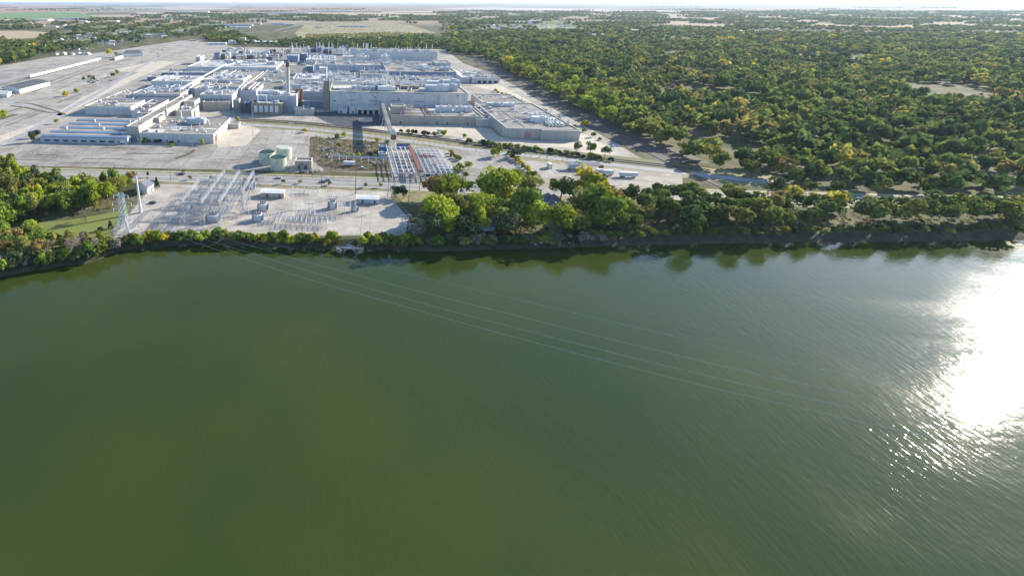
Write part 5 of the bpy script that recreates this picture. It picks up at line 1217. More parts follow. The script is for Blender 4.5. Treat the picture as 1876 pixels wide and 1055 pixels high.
# left riverside
g = random.Random(5)
LW = {'green': 3, 'lime': 3, 'olive': 3, 'blue': 1.5, 'grey': .6, 'yellow': .25}
for (x, y) in scatter([(-60, 322), (-40, 318), (30, 326), (62, 338), (150, 346), (205, 345), (228, 352), (212, 376), (165, 392), (110, 400), (50, 404), (20, 424), (-40, 440), (-60, 446)], 7.7, .97, 2):
    px_, py_ = PX((x, y, 0))
    if 124 < px_ < 144 and 360 < py_ < 374: continue
    col = pick(g, LW); k = 'bare' if col == 'grey' else g.choice(['round', 'round', 'tall']); big = px_ < 40
    lab = f"{CW[col]} {'leafless' if k == 'bare' else ('tall' if k == 'tall' else 'round')} tree of the left grove, " + ('near the left edge' if px_ < 70 else ('behind the lawn' if px_ < 150 else 'beside the lattice tower'))
    plant(0, 0, k, col, g.uniform(1.05, 1.4)*(1.2 if big else 1.0), lab, 'trees of the left riverside grove', (x, y))
for (x, y, k, col, s, lab) in [(58, 440, 'round', 'green', .95, 'green tree alone on the bank below the left lawn'), (158, 407, 'bare', 'grey', 1.0, 'bare grey tree standing in the middle of the left lawn'), (187, 445, 'round', 'lime', .62, 'small round lime-yellow tree left of the lattice tower'),
        (203, 420, 'cone', 'dark', .6, 'small dark blue-green fir on the lawn left of the lattice tower'), (184, 424, 'bush', 'dark', .8, 'small dark bush near the small fir on the lawn'), (150, 452, 'bare', 'grey', .85, 'pale bare tree on the bank, left of the lime-yellow tree'), (168, 462, 'bare', 'grey', .95, 'broad pale leafless tree leaning over the water'),
        (88, 474, 'bare', 'grey', .8, 'pale leafless tree at the waterline below the left lawn'), (112, 455, 'round', 'green', .55, 'small green tree on the bank between two pale bare trees'), (20, 455, 'round', 'green', .8, 'green tree at the left end of the bank'), (28, 470, 'round', 'olive', .6, 'olive tree at the left end of the waterline'),
        (242, 336, 'round', 'rust', .8, 'dark green and rusty tree behind the thick white pole'), (232, 345, 'round', 'green', .8, 'dark leafy tree left of the white house'), (288, 346, 'cone', 'dark', .85, 'dark fir right of the white house'), (271, 326, 'tall', 'dark', .36, 'small dark columnar tree by the road above the white house'),
        (252, 358, 'bush', 'green', 1.2, 'green bush in front of the white house'), (724, 363, 'round', 'dark', .72, 'dark round fir-like tree, left of two by the H frame'), (739, 365, 'round', 'dark', .78, 'dark round fir-like tree, right of two by the H frame'),
        (60, 262, 'tall', 'dark', .95, 'dark tree at the front left corner of the sawtooth shed'), (68, 254, 'round', 'dark', .75, 'dark tree behind the left corner of the sawtooth shed'), (104, 228, 'round', 'lime', .55, 'yellow-green tree beside the sawtooth shed'), (220, 258, 'tall', 'dark', .62, 'dark ivy-like tree against the right end of the sawtooth shed'),
        (203, 260, 'round', 'green', .5, 'green tree before the right end of the sawtooth shed'), (371, 268, 'tall', 'yellow', .55, 'slim yellow tree before the right end of the low front block'), (313, 266, 'bush', 'dark', 1.3, 'dark bush against the front wall of the low front block'), (314, 270, 'bush', 'lime', 1.0, 'lime bush in front of the dark bush by the low front block'),
        (437, 224, 'round', 'yellow', .45, 'yellow tree at the end of the dock annex'), (858, 312, 'round', 'lime', .72, 'round lime tree in the right lot'), (852, 328, 'round', 'green', .5, 'smaller green tree below the round lime tree'), (912, 288, 'round', 'green', .85, 'green tree beside the gravel lane, left of two'), (904, 290, 'round', 'lime', .8, 'lime tree beside the gravel lane at the left of the pair'), (944, 291, 'round', 'blue', .8, 'grey-green tree beside the gravel lane, right of the pair'),
        (1056, 280, 'round', 'blue', .8, 'grey-green tree on the verge below the right flat block'), (1080, 284, 'round', 'green', .95, 'leafy tree on the verge near the right edge'), (1108, 287, 'round', 'blue', .9, 'grey-green tree at the right edge above the lane'), (1058, 310, 'round', 'lime', .5, 'small lime tree behind the machinery row'), (1100, 314, 'round', 'olive', .5, 'small olive tree behind the white trailers'),
        (690, 262, 'bush', 'lime', 1.2, 'bright bush left of the conveyor tower'), (709, 264, 'bush', 'green', 1.1, 'green bush at the foot of the conveyor tower'), (621, 274, 'round', 'green', .5, 'green tree on the rubble ground'), (637, 293, 'round', 'lime', .5, 'lime tree on the rubble ground, left of two by the pipe rack'), (655, 293, 'round', 'yellow', .55, 'yellow-green tree on the rubble ground, right of two by the pipe rack'),
        (617, 255, 'bush', 'green', 1.4, 'green bush along the gravel lane above the rubble ground'), (629, 252, 'bush', 'lime', 1.3, 'lime bush along the gravel lane above the rubble ground'), (678, 292, 'tall', 'dark', .55, 'dark slim tree beside the pipe rack'), (557, 244, 'bush', 'yellow', 1.3, 'yellow bush beside the gravel lane before the central yard'), (813, 249, 'bush', 'lime', 1.5, 'lime bush at the fence of the bright loading yard'),
        (850, 255, 'round', 'green', .45, 'small green tree at the right end of the bright loading yard'), (200, 104, 'round', 'yellow', 1.5, 'big yellow-green tree at the far end of the white train'), (213, 106, 'round', 'lime', 1.2, 'second yellow-green tree at the far end of the white train'), (119, 178, 'bush', 'yellow', 2.2, 'yellow bush strip by the empty left yard'), (139, 171, 'bush', 'lime', 1.8, 'yellow-green bush right of the yellow strip'),
        (1102, 214, 'bush', 'yellow', 1, 'yellow bush by the diagonal railway near the right edge'), (1072, 232, 'bush', 'yellow', 1.8, 'yellow bush between the side yard and the railway'), (6, 218, 'bush', 'lime', 3, 'wide yellow-green weed patch at the left edge yard')]:
    plant(x, y, k, col, s, lab, None)
for i, (x, y, col) in enumerate([(337, 318, 'olive'), (349, 331, 'olive'), (388, 331, 'rust'), (519, 338, 'rust'), (550, 338, 'olive'), (604, 341, 'rust'), (670, 345, 'rust'), (697, 345, 'rust'), (402, 333, 'rust'), (470, 335, 'rust')]):
    plant(x, y, 'round', col, .33, f"small round {CW[col]} street tree, " + ['left of the maroon car', 'below the maroon car', 'under the far gantry beams', 'right of the silver car', 'before the pump house', 'before the pale blue car', 'left of two by the ribbed-roof building', 'right of two by the ribbed-roof building', 'right under the far gantry beams', 'above the long cream cabin'][i], 'street trees on the verge')
for i, (x, y, k, col, s) in enumerate([(6, 440, 'round', 'green', 1.1), (-14, 452, 'round', 'lime', 1.1), (40, 466, 'round', 'olive', .85), (75, 452, 'round', 'green', .95), (98, 466, 'bare', 'grey', 1.0), (125, 460, 'round', 'olive', .8), (140, 467, 'bare', 'grey', 1.1), (58, 425, 'round', 'lime', .8), (178, 463, 'bare', 'grey', 1.0), (10, 468, 'round', 'rust', .8), (104, 446, 'bush', 'olive', 2.2), (155, 447, 'bush', 'rust', 2.0), (128, 441, 'bush', 'olive', 1.8), (70, 470, 'bush', 'rust', 2.4), (30, 452, 'bush', 'rust', 2.6)]):
    plant(x, y, k, col, s, f"{CW[col]} {'leafless tree' if k == 'bare' else ('low brush' if k == 'bush' else 'bank tree')} below the left lawn near the water", 'trees and brush below the left lawn')
# shrubs along the substation bank
g = random.Random(9); BL_ = [(x, y) for x, y in BANK]
def banky(x):
    for a, b_ in zip(BL_[:-1], BL_[1:]):
        if a[0] <= x <= b_[0]: return a[1]+(b_[1]-a[1])*(x-a[0])/(b_[0]-a[0])
x = -60; EXTB = []
while x < 1900:
    x += g.uniform(5.5, 10)*(1 if x < 1120 else 2)
    if 622 < x < 664: continue
    y = banky(x)+g.uniform(0, 7); 
    w = {'green': 3, 'lime': 2, 'yellow': 1.6, 'olive': 2} if 260 < x < 760 else {'green': 3, 'olive': 2, 'blue': 2, 'grey': 3 if x < 230 else 1, 'dark': 1}
    col = pick(g, w)
    if x > 1130:
        q_ = G(x, y); EXTB.append((q_.x, q_.y, '', col, g.uniform(.35, .6))); continue
    side = 'below the left lawn' if x < 120 else ('below the lattice tower' if x < 260 else 'below the gantry' if x < 450 else 'below the gravel, left of the culvert' if x < 640 else ('below the gravel, right of the culvert' if x < 750 else ('below the right grove' if x < 1120 else 'far to the right')))
    plant(x, y, 'bush', col, g.uniform(1.1, 1.8)*(1.25 if x < 220 else 1), f"{CW[col]} bank shrub at the water edge {side}", 'shrubs along the water edge')
# right riverside grove
for (x, y, k, col, s, lab) in [(797, 370, 'round', 'rust', 1.0, 'rusty olive tree at the top left of the right grove'), (812, 374, 'round', 'lime', .95, 'bright tree beside the rusty tree at the top of the right grove'), (835, 366, 'round', 'green', .95, 'green tree left of the dark house'), (802, 424, 'round', 'lime', 1.15, 'large bright green tree in the left part of the right grove'),
        (780, 405, 'round', 'rust', .5, 'small rusty tree at the left foot of the right grove'), (905, 376, 'round', 'lime', 1.35, 'very wide lime-yellow tree in the middle of the right grove'), (922, 380, 'round', 'yellow', 1.1, 'yellow side of the wide tree pair in the right grove'), (888, 372, 'round', 'green', 1.0, 'green tree at the left of the wide lime tree'), (940, 352, 'round', 'green', .95, 'dark green tree by the road behind the wide lime tree'), (960, 365, 'round', 'olive', .9, 'olive tree right of the wide lime tree by the road'),
        (950, 415, 'round', 'green', 1.3, 'large open green tree in front of the wide lime tree'), (975, 420, 'round', 'lime', 1.0, 'lime tree left of the blue-grey house front'), (1014, 430, 'round', 'lime', 1.0, 'big lime-green tree in front of the blue-grey house'), (1025, 370, 'round', 'green', .9, 'green tree right of the blue-grey house by the road'), (1050, 364, 'bare', 'grey', .7, 'thin grey tree by the road'), (1078, 370, 'round', 'yellow', 1.15, 'yellow-green tree by the road near the right edge'), (1090, 372, 'round', 'lime', 1, 'lime tree near the right edge by the road'),
        (1076, 410, 'round', 'green', 1.25, 'big dark green tree in the right part of the grove'), (1104, 428, 'round', 'green', 1.05, 'green tree leaning over the water at the right edge'), (1092, 396, 'round', 'lime', 1.0, 'lime tree between the dark green tree and the right edge'), (1114, 412, 'round', 'lime', 1.0, 'bright tree at the right edge above the leaning tree'), (1062, 392, 'round', 'olive', .9, 'olive tree behind the big dark green tree'), (1108, 395, 'round', 'rust', .95, 'rusty tree at the right edge of the grove'), (880, 402, 'round', 'lime', .95, 'lime tree in front of the dark house'), (862, 415, 'round', 'green', .9, 'green tree left of the blue pool cover'), (830, 405, 'round', 'olive', .95, 'olive tree beside the large bright green tree'),
        (768, 445, 'bare', 'grey', .9, 'pale bare tree over the water at the left end of the right grove'), (908, 420, 'round', 'olive', .9, 'olive tree in the front row of the right grove'), (850, 440, 'round', 'dark', .8, 'dark tree at the waterline of the right grove'), (1045, 430, 'round', 'olive', .8, 'olive tree at the waterline right of the big olive tree'), (925, 436, 'round', 'blue', .8, 'grey-green tree at the waterline in the right grove'), (790, 436, 'round', 'blue', .8, 'grey-green tree at the waterline below the large bright tree')]:
    plant(x, y, k, col, s*1.78, lab, None)
for (x, y) in scatter([(768, 392), (840, 398), (900, 400), (1000, 400), (1118, 392), (1118, 432), (1000, 434), (780, 438)], 11, .75, 23):
    px_, py_ = PX((x, y, 0))
    if 960 < px_ < 1050 and py_ < 412: continue
    col = pick(g, {'green': 3, 'olive': 2, 'lime': 3, 'blue': .8, 'rust': .6}); plant(0, 0, g.choice(['round', 'tall']), col, g.uniform(1.0, 1.45), f"smaller {CW[col]} tree filling the right grove", 'smaller trees of the right grove', (x, y))
EXT = []
for (x, y) in scatter([(1120, 372), (1200, 372), (1500, 384), (1900, 396), (1900, 420), (1500, 426), (1300, 428), (1124, 432)], 11, .95, 21):
    px_, py_ = PX((x, y, 0)); col = pick(g, {'green': 3, 'lime': 2, 'olive': 3, 'blue': 2, 'rust': .5, 'yellow': .5})
    EXT.append((x, y, '', col, g.uniform(1.1, 1.6)))
for (x, y) in scatter([(780, 425), (850, 430), (1000, 432), (1110, 430), (1110, 415), (980, 425), (900, 425), (800, 412)], 9, .8, 22):
    col = pick(g, {'green': 3, 'dark': 2, 'olive': 2, 'blue': 2}); plant(0, 0, 'bush', col, g.uniform(1.2, 2.0), f"{CW[col]} undergrowth shrub in the right grove", 'undergrowth shrubs of the right grove', (x, y))
for (pts, col_w, n, lab) in (([(935, 284), (950, 300), (968, 322), (985, 336)], {'olive': 2, 'green': 1, 'yellow': 1}, 13, 'hedge shrub between the right lot and the trailer lot'), ([(850, 262), (910, 270), (1000, 280), (1120, 297)], {'green': 2, 'dark': 2, 'lime': 1, 'olive': 2}, 34, 'shrub in the strip below the right flat block'),
                         ([(820, 278), (840, 292), (838, 320)], {'olive': 2, 'lime': 1}, 7, 'shrub at the right side of the steel frame building'), ([(900, 168), (960, 190), (1020, 222), (1105, 262)], {'yellow': 2, 'olive': 2, 'lime': 1}, 20, 'yellowish shrub between the side yard and the tracks'),
                         ([(735, 244), (770, 249), (800, 250)], {'dark': 2, 'olive': 1}, 7, 'dark shrub along the railway right of the conveyor'), ([(300, 264), (250, 262), (215, 264)], {'dark': 1, 'green': 1}, 5, 'shrub at the foot of the front walls on the left')):
    W_ = [G(*p) for p in pts]; L_ = sum((b_-a).length for a, b_ in zip(W_[:-1], W_[1:]))
    for i in range(n):
        s = (i+g.random()*.8)/n*L_; 
        for a, b_ in zip(W_[:-1], W_[1:]):
            l = (b_-a).length
            if s <= l: p = a.lerp(b_, s/l); break
            s -= l
        col = pick(g, col_w); plant(0, 0, 'bush', col, g.uniform(.8, 1.5), lab if 'dark' in lab or 'yellowish' in lab else f"{CW[col]} {lab}", lab+'s', (p.x+g.uniform(-2, 2), p.y+g.uniform(-2, 2)))

# woods: all positions first, the largest in view as trees of their own, the rest as one mass
FIELDS = [[(p.x, p.y) for p in (G(*q) for q in pl_)] for pl_ in ([(-120, 39), (-60, 27), (60, 24), (140, 24), (178, 33), (120, 37)], [(-60, 62), (0, 57), (50, 57), (98, 62), (60, 73), (-60, 75)], [(-100, 17), (0, 12), (110, 13), (150, 20), (100, 23), (-100, 26)], [(560, 26), (650, 25), (800, 26), (800, 30), (700, 31), (560, 29)], [(100, 24), (240, 22), (270, 28), (180, 32)],
          [(540, 62), (556, 46), (700, 42), (752, 48), (800, 62), (742, 72), (552, 77)], [(790, 17), (900, 15), (1000, 16.5), (1240, 21.5), (1240, 23.5), (900, 21.5)], [(860, 62), (880, 49), (1000, 45), (1060, 52), (1010, 58), (940, 60)], [(1130, 76), (1180, 66), (1330, 66), (1330, 80), (1200, 84)], [(1400, 110), (1520, 96), (1640, 104), (1560, 122)], [(1060, 62), (1080, 66), (1120, 70), (1120, 66), (1090, 60)], [(960, 40), (1120, 44), (1120, 38), (980, 36)], [(900, 70), (980, 74), (1000, 70), (920, 66)], [(400, 60), (400, 52), (500, 52), (560, 44), (570, 48), (520, 60), (440, 64)])]
M_rs = mat('blue_grey_metal_roof', (.22, .27, .36), var=.1)
SHEDS = [(0, 20, 41, 8, 90, 'white warehouse at the left edge beyond the suburb'), (56, 88, 39.5, 9, 80, 'long white warehouse below the green field, left one'), (100, 160, 37.5, 9, 70, 'long blue-roofed warehouse right below the green field', M_rs), (124, 158, 42.5, 8, 60, 'bright white warehouse with many bays below the green field'),
          (196, 214, 42.5, 8, 60, 'white warehouse right of the bayed one'), (0, 26, 50, 6, 60, 'low pale building near the left edge field'), (250, 285, 28.5, 9, 120, 'far white warehouse right of the highway'), (280, 382, 24.5, 10, 90, 'very long far white factory on the left horizon'), (302, 332, 36.5, 8, 50, 'white buildings amid the left trees', M_rs),
          (440, 560, 26.5, 10, 70, 'very long far blue-grey building with a white front', M_rs), (552, 640, 23, 11, 70, 'far dark-roofed logistics hall near the horizon', M_rs), (392, 418, 49, 8, 60, 'blue-grey roofed school-like block, left wing', M_rs), (418, 462, 49.5, 8, 55, 'blue-grey roofed school-like block, long right wing', M_rs), (464, 478, 46.5, 7, 40, 'small pale hall right of the school-like block'),
          (420, 458, 53, 5, 30, 'low white building in front of the school-like block'), (498, 522, 47, 8, 40, 'blue-grey building beside the far lane', M_rs), (522, 540, 48.5, 9, 40, 'white hall beside the far lane'), (620, 640, 51, 5, 30, 'small dark building on the abandoned lot', M_rs), (636, 672, 51.5, 7, 30, 'long blue-grey shed on the abandoned lot', M_rs), (576, 590, 52, 5, 25, 'tiny white shed on the abandoned lot'),
          (945, 972, 45, 8, 60, 'bright white hall in the far right town'), (972, 990, 41.5, 7, 50, 'white-roofed building in the far right town'), (900, 952, 55, 5, 50, 'long grey building at the edge of the right wood', M_rs), (1040, 1060, 65, 5, 30, 'white building within the right wood'), (1084, 1120, 68, 6, 40, 'white building at the right edge behind the wood'), (1150, 1190, 60, 7, 60, 'white hall beyond the right edge'), (1330, 1390, 62, 7, 60, 'second white hall beyond the right edge'),
          (379, 414, 83.5, 5, 20, 'low white shed behind the plant, left of the round tanks'), (468, 512, 82, 6, 35, 'long white arched-roof hall behind the plant'), (452, 468, 81, 8, 22, 'cream hall right of the square tower behind the plant')]
SHX = [(a[0], a[1], a[2]) for a in SHEDS]
def clear(x, y):
    if any(inpoly(x, y, F) for F in FIELDS[:7]): return True
    if any(inpoly(x, y, F) for F in FIELDS[7:]) and g.random() < .72: return True
    a, b_ = PX((x, y, 0))
    for (x0, x1, yb_) in SHX:
        if x0-2 < a < x1+2 and yb_-2.5 < b_ < yb_+1.6: return True
    return False
def clump(x, y, L_): return math.sin(x/L_+1.3*math.sin(y/L_*.7))+math.sin(y/L_*1.3+1.1*math.sin(x/L_*.6)+2)
WOOD = []
def wood(name, pts, sp, dens, w, hh, seed):
    for (x, y) in scatter(pts, sp, dens, seed):
        if clear(x, y) or ('suburb' in name and clump(x, y, 38) < .35): continue
        if 'wood right' in name and (clump(x, y, 55) < -1.15 or g.random() < .05): continue
        WOOD.append((x, y, name, pick(g, w), max(.5, min(1.55, g.gauss(1, .24)))*hh))
WG = {'dark': 2.5, 'green': 4, 'olive': 3, 'blue': 2, 'lime': 1.2, 'rust': .5, 'yellow': .08, 'grey': .7}
EDGE = {'lime': 3, 'green': 3, 'olive': 2, 'yellow': .8}
wood('along the tracks right of the plant', [(918, 129), (946, 143), (1010, 178), (1060, 205), (1124, 236), (1250, 292), (1340, 335), (1340, 318), (1124, 205), (1040, 170), (960, 135), (926, 118)], 12.5, .95, EDGE, 1.5, 31)
wood('in the wood right of the plant', [(812, 86), (822, 100), (870, 104), (915, 122), (960, 135), (1040, 170), (1124, 205), (1340, 318), (1420, 344), (1900, 362), (1900, 70), (1120, 60), (900, 60), (815, 66)], 12.5, .90, WG, 1.25, 32)
wood('beside the dirt lane right of the lot', [(1345, 345), (1500, 352), (1900, 366), (1900, 372), (1400, 360)], 14, .8, WG, 1.1, 36)
wood('behind the plant', [(600, 90), (812, 92), (812, 76), (770, 70), (700, 75), (640, 72), (565, 64), (560, 76), (480, 80), (455, 72), (425, 60), (372, 70), (380, 76), (440, 84), (520, 88)], 13, .85, {'dark': 3, 'green': 3, 'olive': 3, 'blue': 1}, 1.05, 33)
wood('in the left suburb', [(-400, 135), (0, 122), (60, 112), (100, 100), (150, 94), (235, 84), (330, 70), (400, 64), (425, 58), (425, 42), (300, 40), (150, 46), (96, 60), (70, 76), (0, 74), (-400, 90)], 14.5, .55, WG, 1.1, 34)
wood('in the dense left grove', [(-400, 150), (0, 122), (55, 112), (85, 98), (60, 84), (0, 78), (-400, 90)], 12, .8, WG, 1.1, 35)
# hand bushes around the left yards
for (x, y) in ((155, 150), (165, 146), (172, 149), (210, 142), (215, 137), (206, 143), (372, 112)): 
    pw = G(x, y); WOOD.append((pw.x, pw.y, 'around the parked cars of the left yard', g.choice(['dark', 'lime', 'yellow']), .7))
WOOD.sort(key=lambda a: (a[0]**2+a[1]**2)/(a[4]**2))
def inview(x, y):
    a, b_ = PX((x, y, 5)); return -20 < a < 1125
near_ = [t_ for t_ in WOOD if inview(t_[0], t_[1])][:max(0, 296-ncount.get('broadleaf_tree', 0))]
ns_ = set(id(t_) for t_ in near_)
for t_ in near_:
    px_, py_ = PX((t_[0], t_[1], 0)); col = t_[3]
    lab = f"{CW[col]} tree {t_[2]}" + (' near the right edge' if 1060 < px_ else '')
    plant(0, 0, 'round', col, t_[4], lab, 'trees '+t_[2], (t_[0], t_[1]))
TI = {'dark': .08, 'green': .38, 'blue': .25, 'olive': .68, 'lime': .74, 'rust': .9, 'yellow': 1.0, 'grey': .85}
base_mid = [crown_quads(46, 5.6, 4.6, 1.75, 100+i, 6, 1.2) for i in range(8)]
base_near = [crown_quads(620, 5.2, 4.6, .55, 150+i, 9, 1.5) for i in range(5)]
base_far = [crown_quads(20, 6.4, 4.6, 2.9, 200+i, 4, .6) for i in range(8)]
M_woodleaf = leaf_mat('woodland_leaves', (.62, .68, .64), (1.8, 1.7, 1.35), .35, attr=True)
def mass(name, L_, label=None):
    Q = []; T = []
    for (x, y, nm, col, s) in L_:
        d = math.hypot(x, y); b_ = base_near[g.randrange(5)] if d < 480 else (base_mid if d < 1500 else base_far)[g.randrange(8)]
        a = g.uniform(0, 6.28); ca, sa = math.cos(a), math.sin(a); q = b_*np.array([s, s, s]); R_ = np.array([[ca, -sa, 0], [sa, ca, 0], [0, 0, 1]])
        Q.append(q@R_.T+np.array([x, y, 0])); T += [max(0, min(1, TI[col]+g.gauss(0, .1)))]*len(b_)
    me = quads_mesh(name, np.concatenate(Q), M_woodleaf, T); o_ = bpy.data.objects.new(name, me); COL.objects.link(o_); o_['kind'] = 'stuff'
    tag(o_, label, 'woodland'); return o_
mass('riverside_wood', EXT+EXTB, 'riverside wood continuing far to the right along the water')
mass('woodland', [t_ for t_ in WOOD if id(t_) not in ns_], 'dense mixed green woodland and suburb trees around the plant')
# far woods, in long belts
FARW = []
for i, (pts, sp_, de) in enumerate([([(-500, 58), (60, 56), (150, 44), (300, 39), (430, 40), (430, 44), (560, 42), (700, 41), (812, 50), (812, 66), (1120, 60), (1900, 70), (1900, 40), (1120, 34), (830, 31), (560, 27.5), (300, 26.5), (330, 33), (240, 36), (60, 39), (-500, 44)], 21, .62),
                     ([(-600, 40), (0, 38.5), (200, 37), (300, 33), (300, 27), (100, 38)], 30, .5), ([(800, 31), (1120, 33), (2000, 40), (2000, 22), (1120, 23.5), (900, 22), (790, 24)], 30, .7), ([(340, 25), (560, 25), (560, 22.5), (400, 23)], 34, .6)]):
    for (x, y) in scatter(pts, sp_, de, 50+i):
        if clear(x, y) or clump(x, y, 120) < (.1 if i != 1 else .5): continue
        FARW.append((x, y, '', pick(g, WG), g.uniform(1.0, 1.5)*(1.15 if i else 1.2)))
# hedgerow belts between the far fields
for i in range(46):
    yy = g.uniform(9, 23); xx = g.uniform(-500, 1900); p = G(xx, yy); L_ = g.uniform(200, 1400); a = g.uniform(-.25, .25); n_ = int(L_/24)
    for k in range(n_):
        FARW.append((p.x+math.cos(a)*L_*(k/n_-.5)+g.uniform(-9, 9), p.y+math.sin(a)*L_*(k/n_-.5)+g.uniform(-30, 30), '', pick(g, WG), g.uniform(1.4, 2.2)))
mass('far_woodland', FARW, 'far belts of trees and hedges between fields toward the horizon')
# scrub on the abandoned lot
SCR = [(x, y, '', pick(g, {'olive': 3, 'yellow': 2, 'lime': 1}), g.uniform(.25, .6)) for (x, y) in scatter([(560, 76), (640, 70), (790, 72), (800, 64), (700, 62), (560, 66)], 11, .8, 77)]
SCR += [(x, y, '', 'olive', g.uniform(.2, .4)) for (x, y) in scatter([(560, 60), (790, 60), (740, 46), (560, 46)], 50, .5, 78)]
mass('scrub', SCR, 'low yellowish scrub over the abandoned lot behind the plant')
# weeds and dead undergrowth in the grass by the river
def tufts(name, pts, sp, cols, s0, s1, label, seed):
    b0 = [crown_quads(14, 1.6, .8, .4, 300+i, 3, -.1) for i in range(5)]; Q = []; T = []
    for (x, y) in scatter(pts, sp, .75, seed):
        s = g.uniform(s0, s1); Q.append(b0[g.randrange(5)]*s+np.array([x, y, 0])); T += [TI[pick(g, cols)]]*14
    me = quads_mesh(name, np.concatenate(Q), M_woodleaf, T); o_ = bpy.data.objects.new(name, me); COL.objects.link(o_); o_['kind'] = 'stuff'; tag(o_, label, 'undergrowth')
tufts('undergrowth', [(-300, 330), (0, 340), (200, 350), (228, 376), (130, 402), (40, 410), (-300, 470)], 4, {'olive': 2, 'rust': 2, 'green': 2}, .6, 1.3, 'dark undergrowth between the trees of the left grove', 81)
tufts('bank_weeds', [(-300, 486), (0, 474), (130, 458), (205, 446), (212, 456), (130, 474), (0, 494), (-300, 530)], 3, {'olive': 2, 'rust': 2, 'lime': 1}, .7, 1.5, 'brown and green weeds on the bank below the left lawn', 82)
tufts('grove_floor', [(752, 378), (900, 380), (1120, 376), (1900, 398), (1900, 424), (1120, 435), (760, 442)], 4.4, {'olive': 2, 'rust': 2, 'dark': 2, 'green': 2}, .7, 1.6, 'undergrowth and leaf litter under the right grove', 83)
tufts('rubble_weeds', [(568, 252), (712, 264), (712, 312), (600, 312), (570, 285)], 3.2, {'olive': 2, 'rust': 3, 'green': 1}, .4, 1.2, 'dry weeds on the brown rubble ground', 84)
tufts('verge_weeds', [(560, 240), (850, 277), (1120, 306), (1120, 300), (850, 267), (560, 234)], 5, {'olive': 3, 'rust': 1}, .3, .7, 'dry weeds along the gravel lane', 85)

# ------------------------------------------------------------------ rubble, debris
def debris(x, y, n, sp, seed, label):
    r2 = random.Random(seed); mb = MB(); c = G(x, y)
    for i in range(n):
        p = c+EU*r2.gauss(0, sp)+EV*r2.gauss(0, sp*.6); a = r2.uniform(0, 3); mb.cbox(p, r2.uniform(.5, 2.6), r2.uniform(.3, 1.4), r2.uniform(.2, 1.1), a)
    o_ = mb._mk('rubble_heap', mat('pale_rubble', (.36, .33, .30), var=.4, scale=.8), None, c); o_.location = c; tag(o_, label, 'rubble heap', None, 'stuff')
debris(601, 262, 60, 5, 1, 'heap of pale rubble near the gravel lane'); debris(607, 276, 90, 6, 2, 'wide heap of pale rubble on the brown ground'); debris(614, 287, 80, 5, 3, 'heap of dark and pale debris above the pump house road'); debris(640, 283, 70, 6, 8, 'scattered scrap in the middle of the brown ground'); debris(668, 270, 60, 5, 9, 'scattered scrap near the blue site shed'); debris(690, 300, 50, 4, 10, 'scrap beside the pipe rack and steel frame'); debris(577, 315, 60, 3, 4, 'small heap of scrap right of the pump house')

# ------------------------------------------------------------------ houses
M_shingle = mat('dark_grey_shingle', (.09, .09, .10), var=.2, scale=.6, rnd_hue=.3); M_siding = mat('white_siding', (.66, .67, .68), var=.06, rnd_hue=.12)
def house(c, w, d, h, rh, yaw, label, group=None, wall=None, roof=None, detail=True, name='house', cat='house'):
    t = empty(name, (0, 0, 0), label, cat, group); wl_ = wall or M_siding; rf = roof or M_shingle
    mb = MB(); mb.box((-w/2, -d/2, 0), (w, 0, 0), (0, d, 0), (0, 0, h)); mb.add([(-w/2, -d/2, h), (-w/2, d/2, h), (-w/2, 0, h+rh), (w/2, -d/2, h), (w/2, d/2, h), (w/2, 0, h+rh)], [(0, 2, 1), (3, 4, 5)]); mb.build('wall', wl_, t)
    e = .5; r_ = MB(); k = rh/(d/2)
    for s in (-1, 1): r_.box((-w/2-e, s*(d/2+e), h-k*e+.04), (w+2*e, 0, 0), (0, -s*(d/2+e), rh+k*e), (0, 0, .22))
    x_ = r_.build('roof', rf, t)
    if detail:
        m2 = MB(); m2.box((w*.2, -.4, h+rh*.5), (.9, 0, 0), (0, .9, 0), (0, 0, rh*.5+1.2)); m2.build('chimney', M_brick, x_)
        for s, f in ((-.3, -1), (.05, -1), (.3, -1), (-.3, 1), (.3, 1)):
            m3 = MB(); m3.box((w*s-.6, f*(d/2+.02), 1.0), (1.2, 0, 0), (0, f*.05, 0), (0, 0, 1.3)); m3.build('window', M_glassd, t)
        m3 = MB(); m3.box((-w*.13, -d/2-.06, .1), (1.1, 0, 0), (0, .05, 0), (0, 0, 2.1)); m3.build('door', M_dark, t)
    t.location = c; t.rotation_euler = (0, 0, yaw); return t
house(G(269, 350), 11, 8, 4.6, 3, 1.35, 'white gabled house with a bright sunlit end wall left of the gravel', wall=M_siding, roof=M_bluer)
house(G(864, 380), 10, 9, 4.2, 3.6, .1, 'dark-roofed house hidden among the trees of the right grove', wall=mat('navy_siding', (.08, .09, .14)), roof=mat('blackish_shingle', (.035, .035, .045)))
house(G(1002, 378), 13, 7.5, 3.6, 2.4, 1.15+math.pi, 'blue-grey house with a grey roof in the right grove, left one of the pair', wall=M_siding, roof=M_bluer)
house(G(1013, 382), 15, 8, 3.6, 2.6, 1.15+math.pi, 'blue-grey house with a grey roof in the right grove, right one of the pair', wall=M_siding, roof=M_bluer)
house(G(132, 366), 10, 8, 4, 2.4, .4, 'pale house half hidden behind the bare trees of the left grove', roof=M_roofg); house(G(38, 345), 10, 7, 4, 2.4, .2, 'white house hidden in the left grove near the road', roof=M_roofw)
house(G(20, 356), 7, 6, 3, 2, .5, 'small white outbuilding in the left grove', detail=False, roof=M_roofw, name='outbuilding', cat='shed')
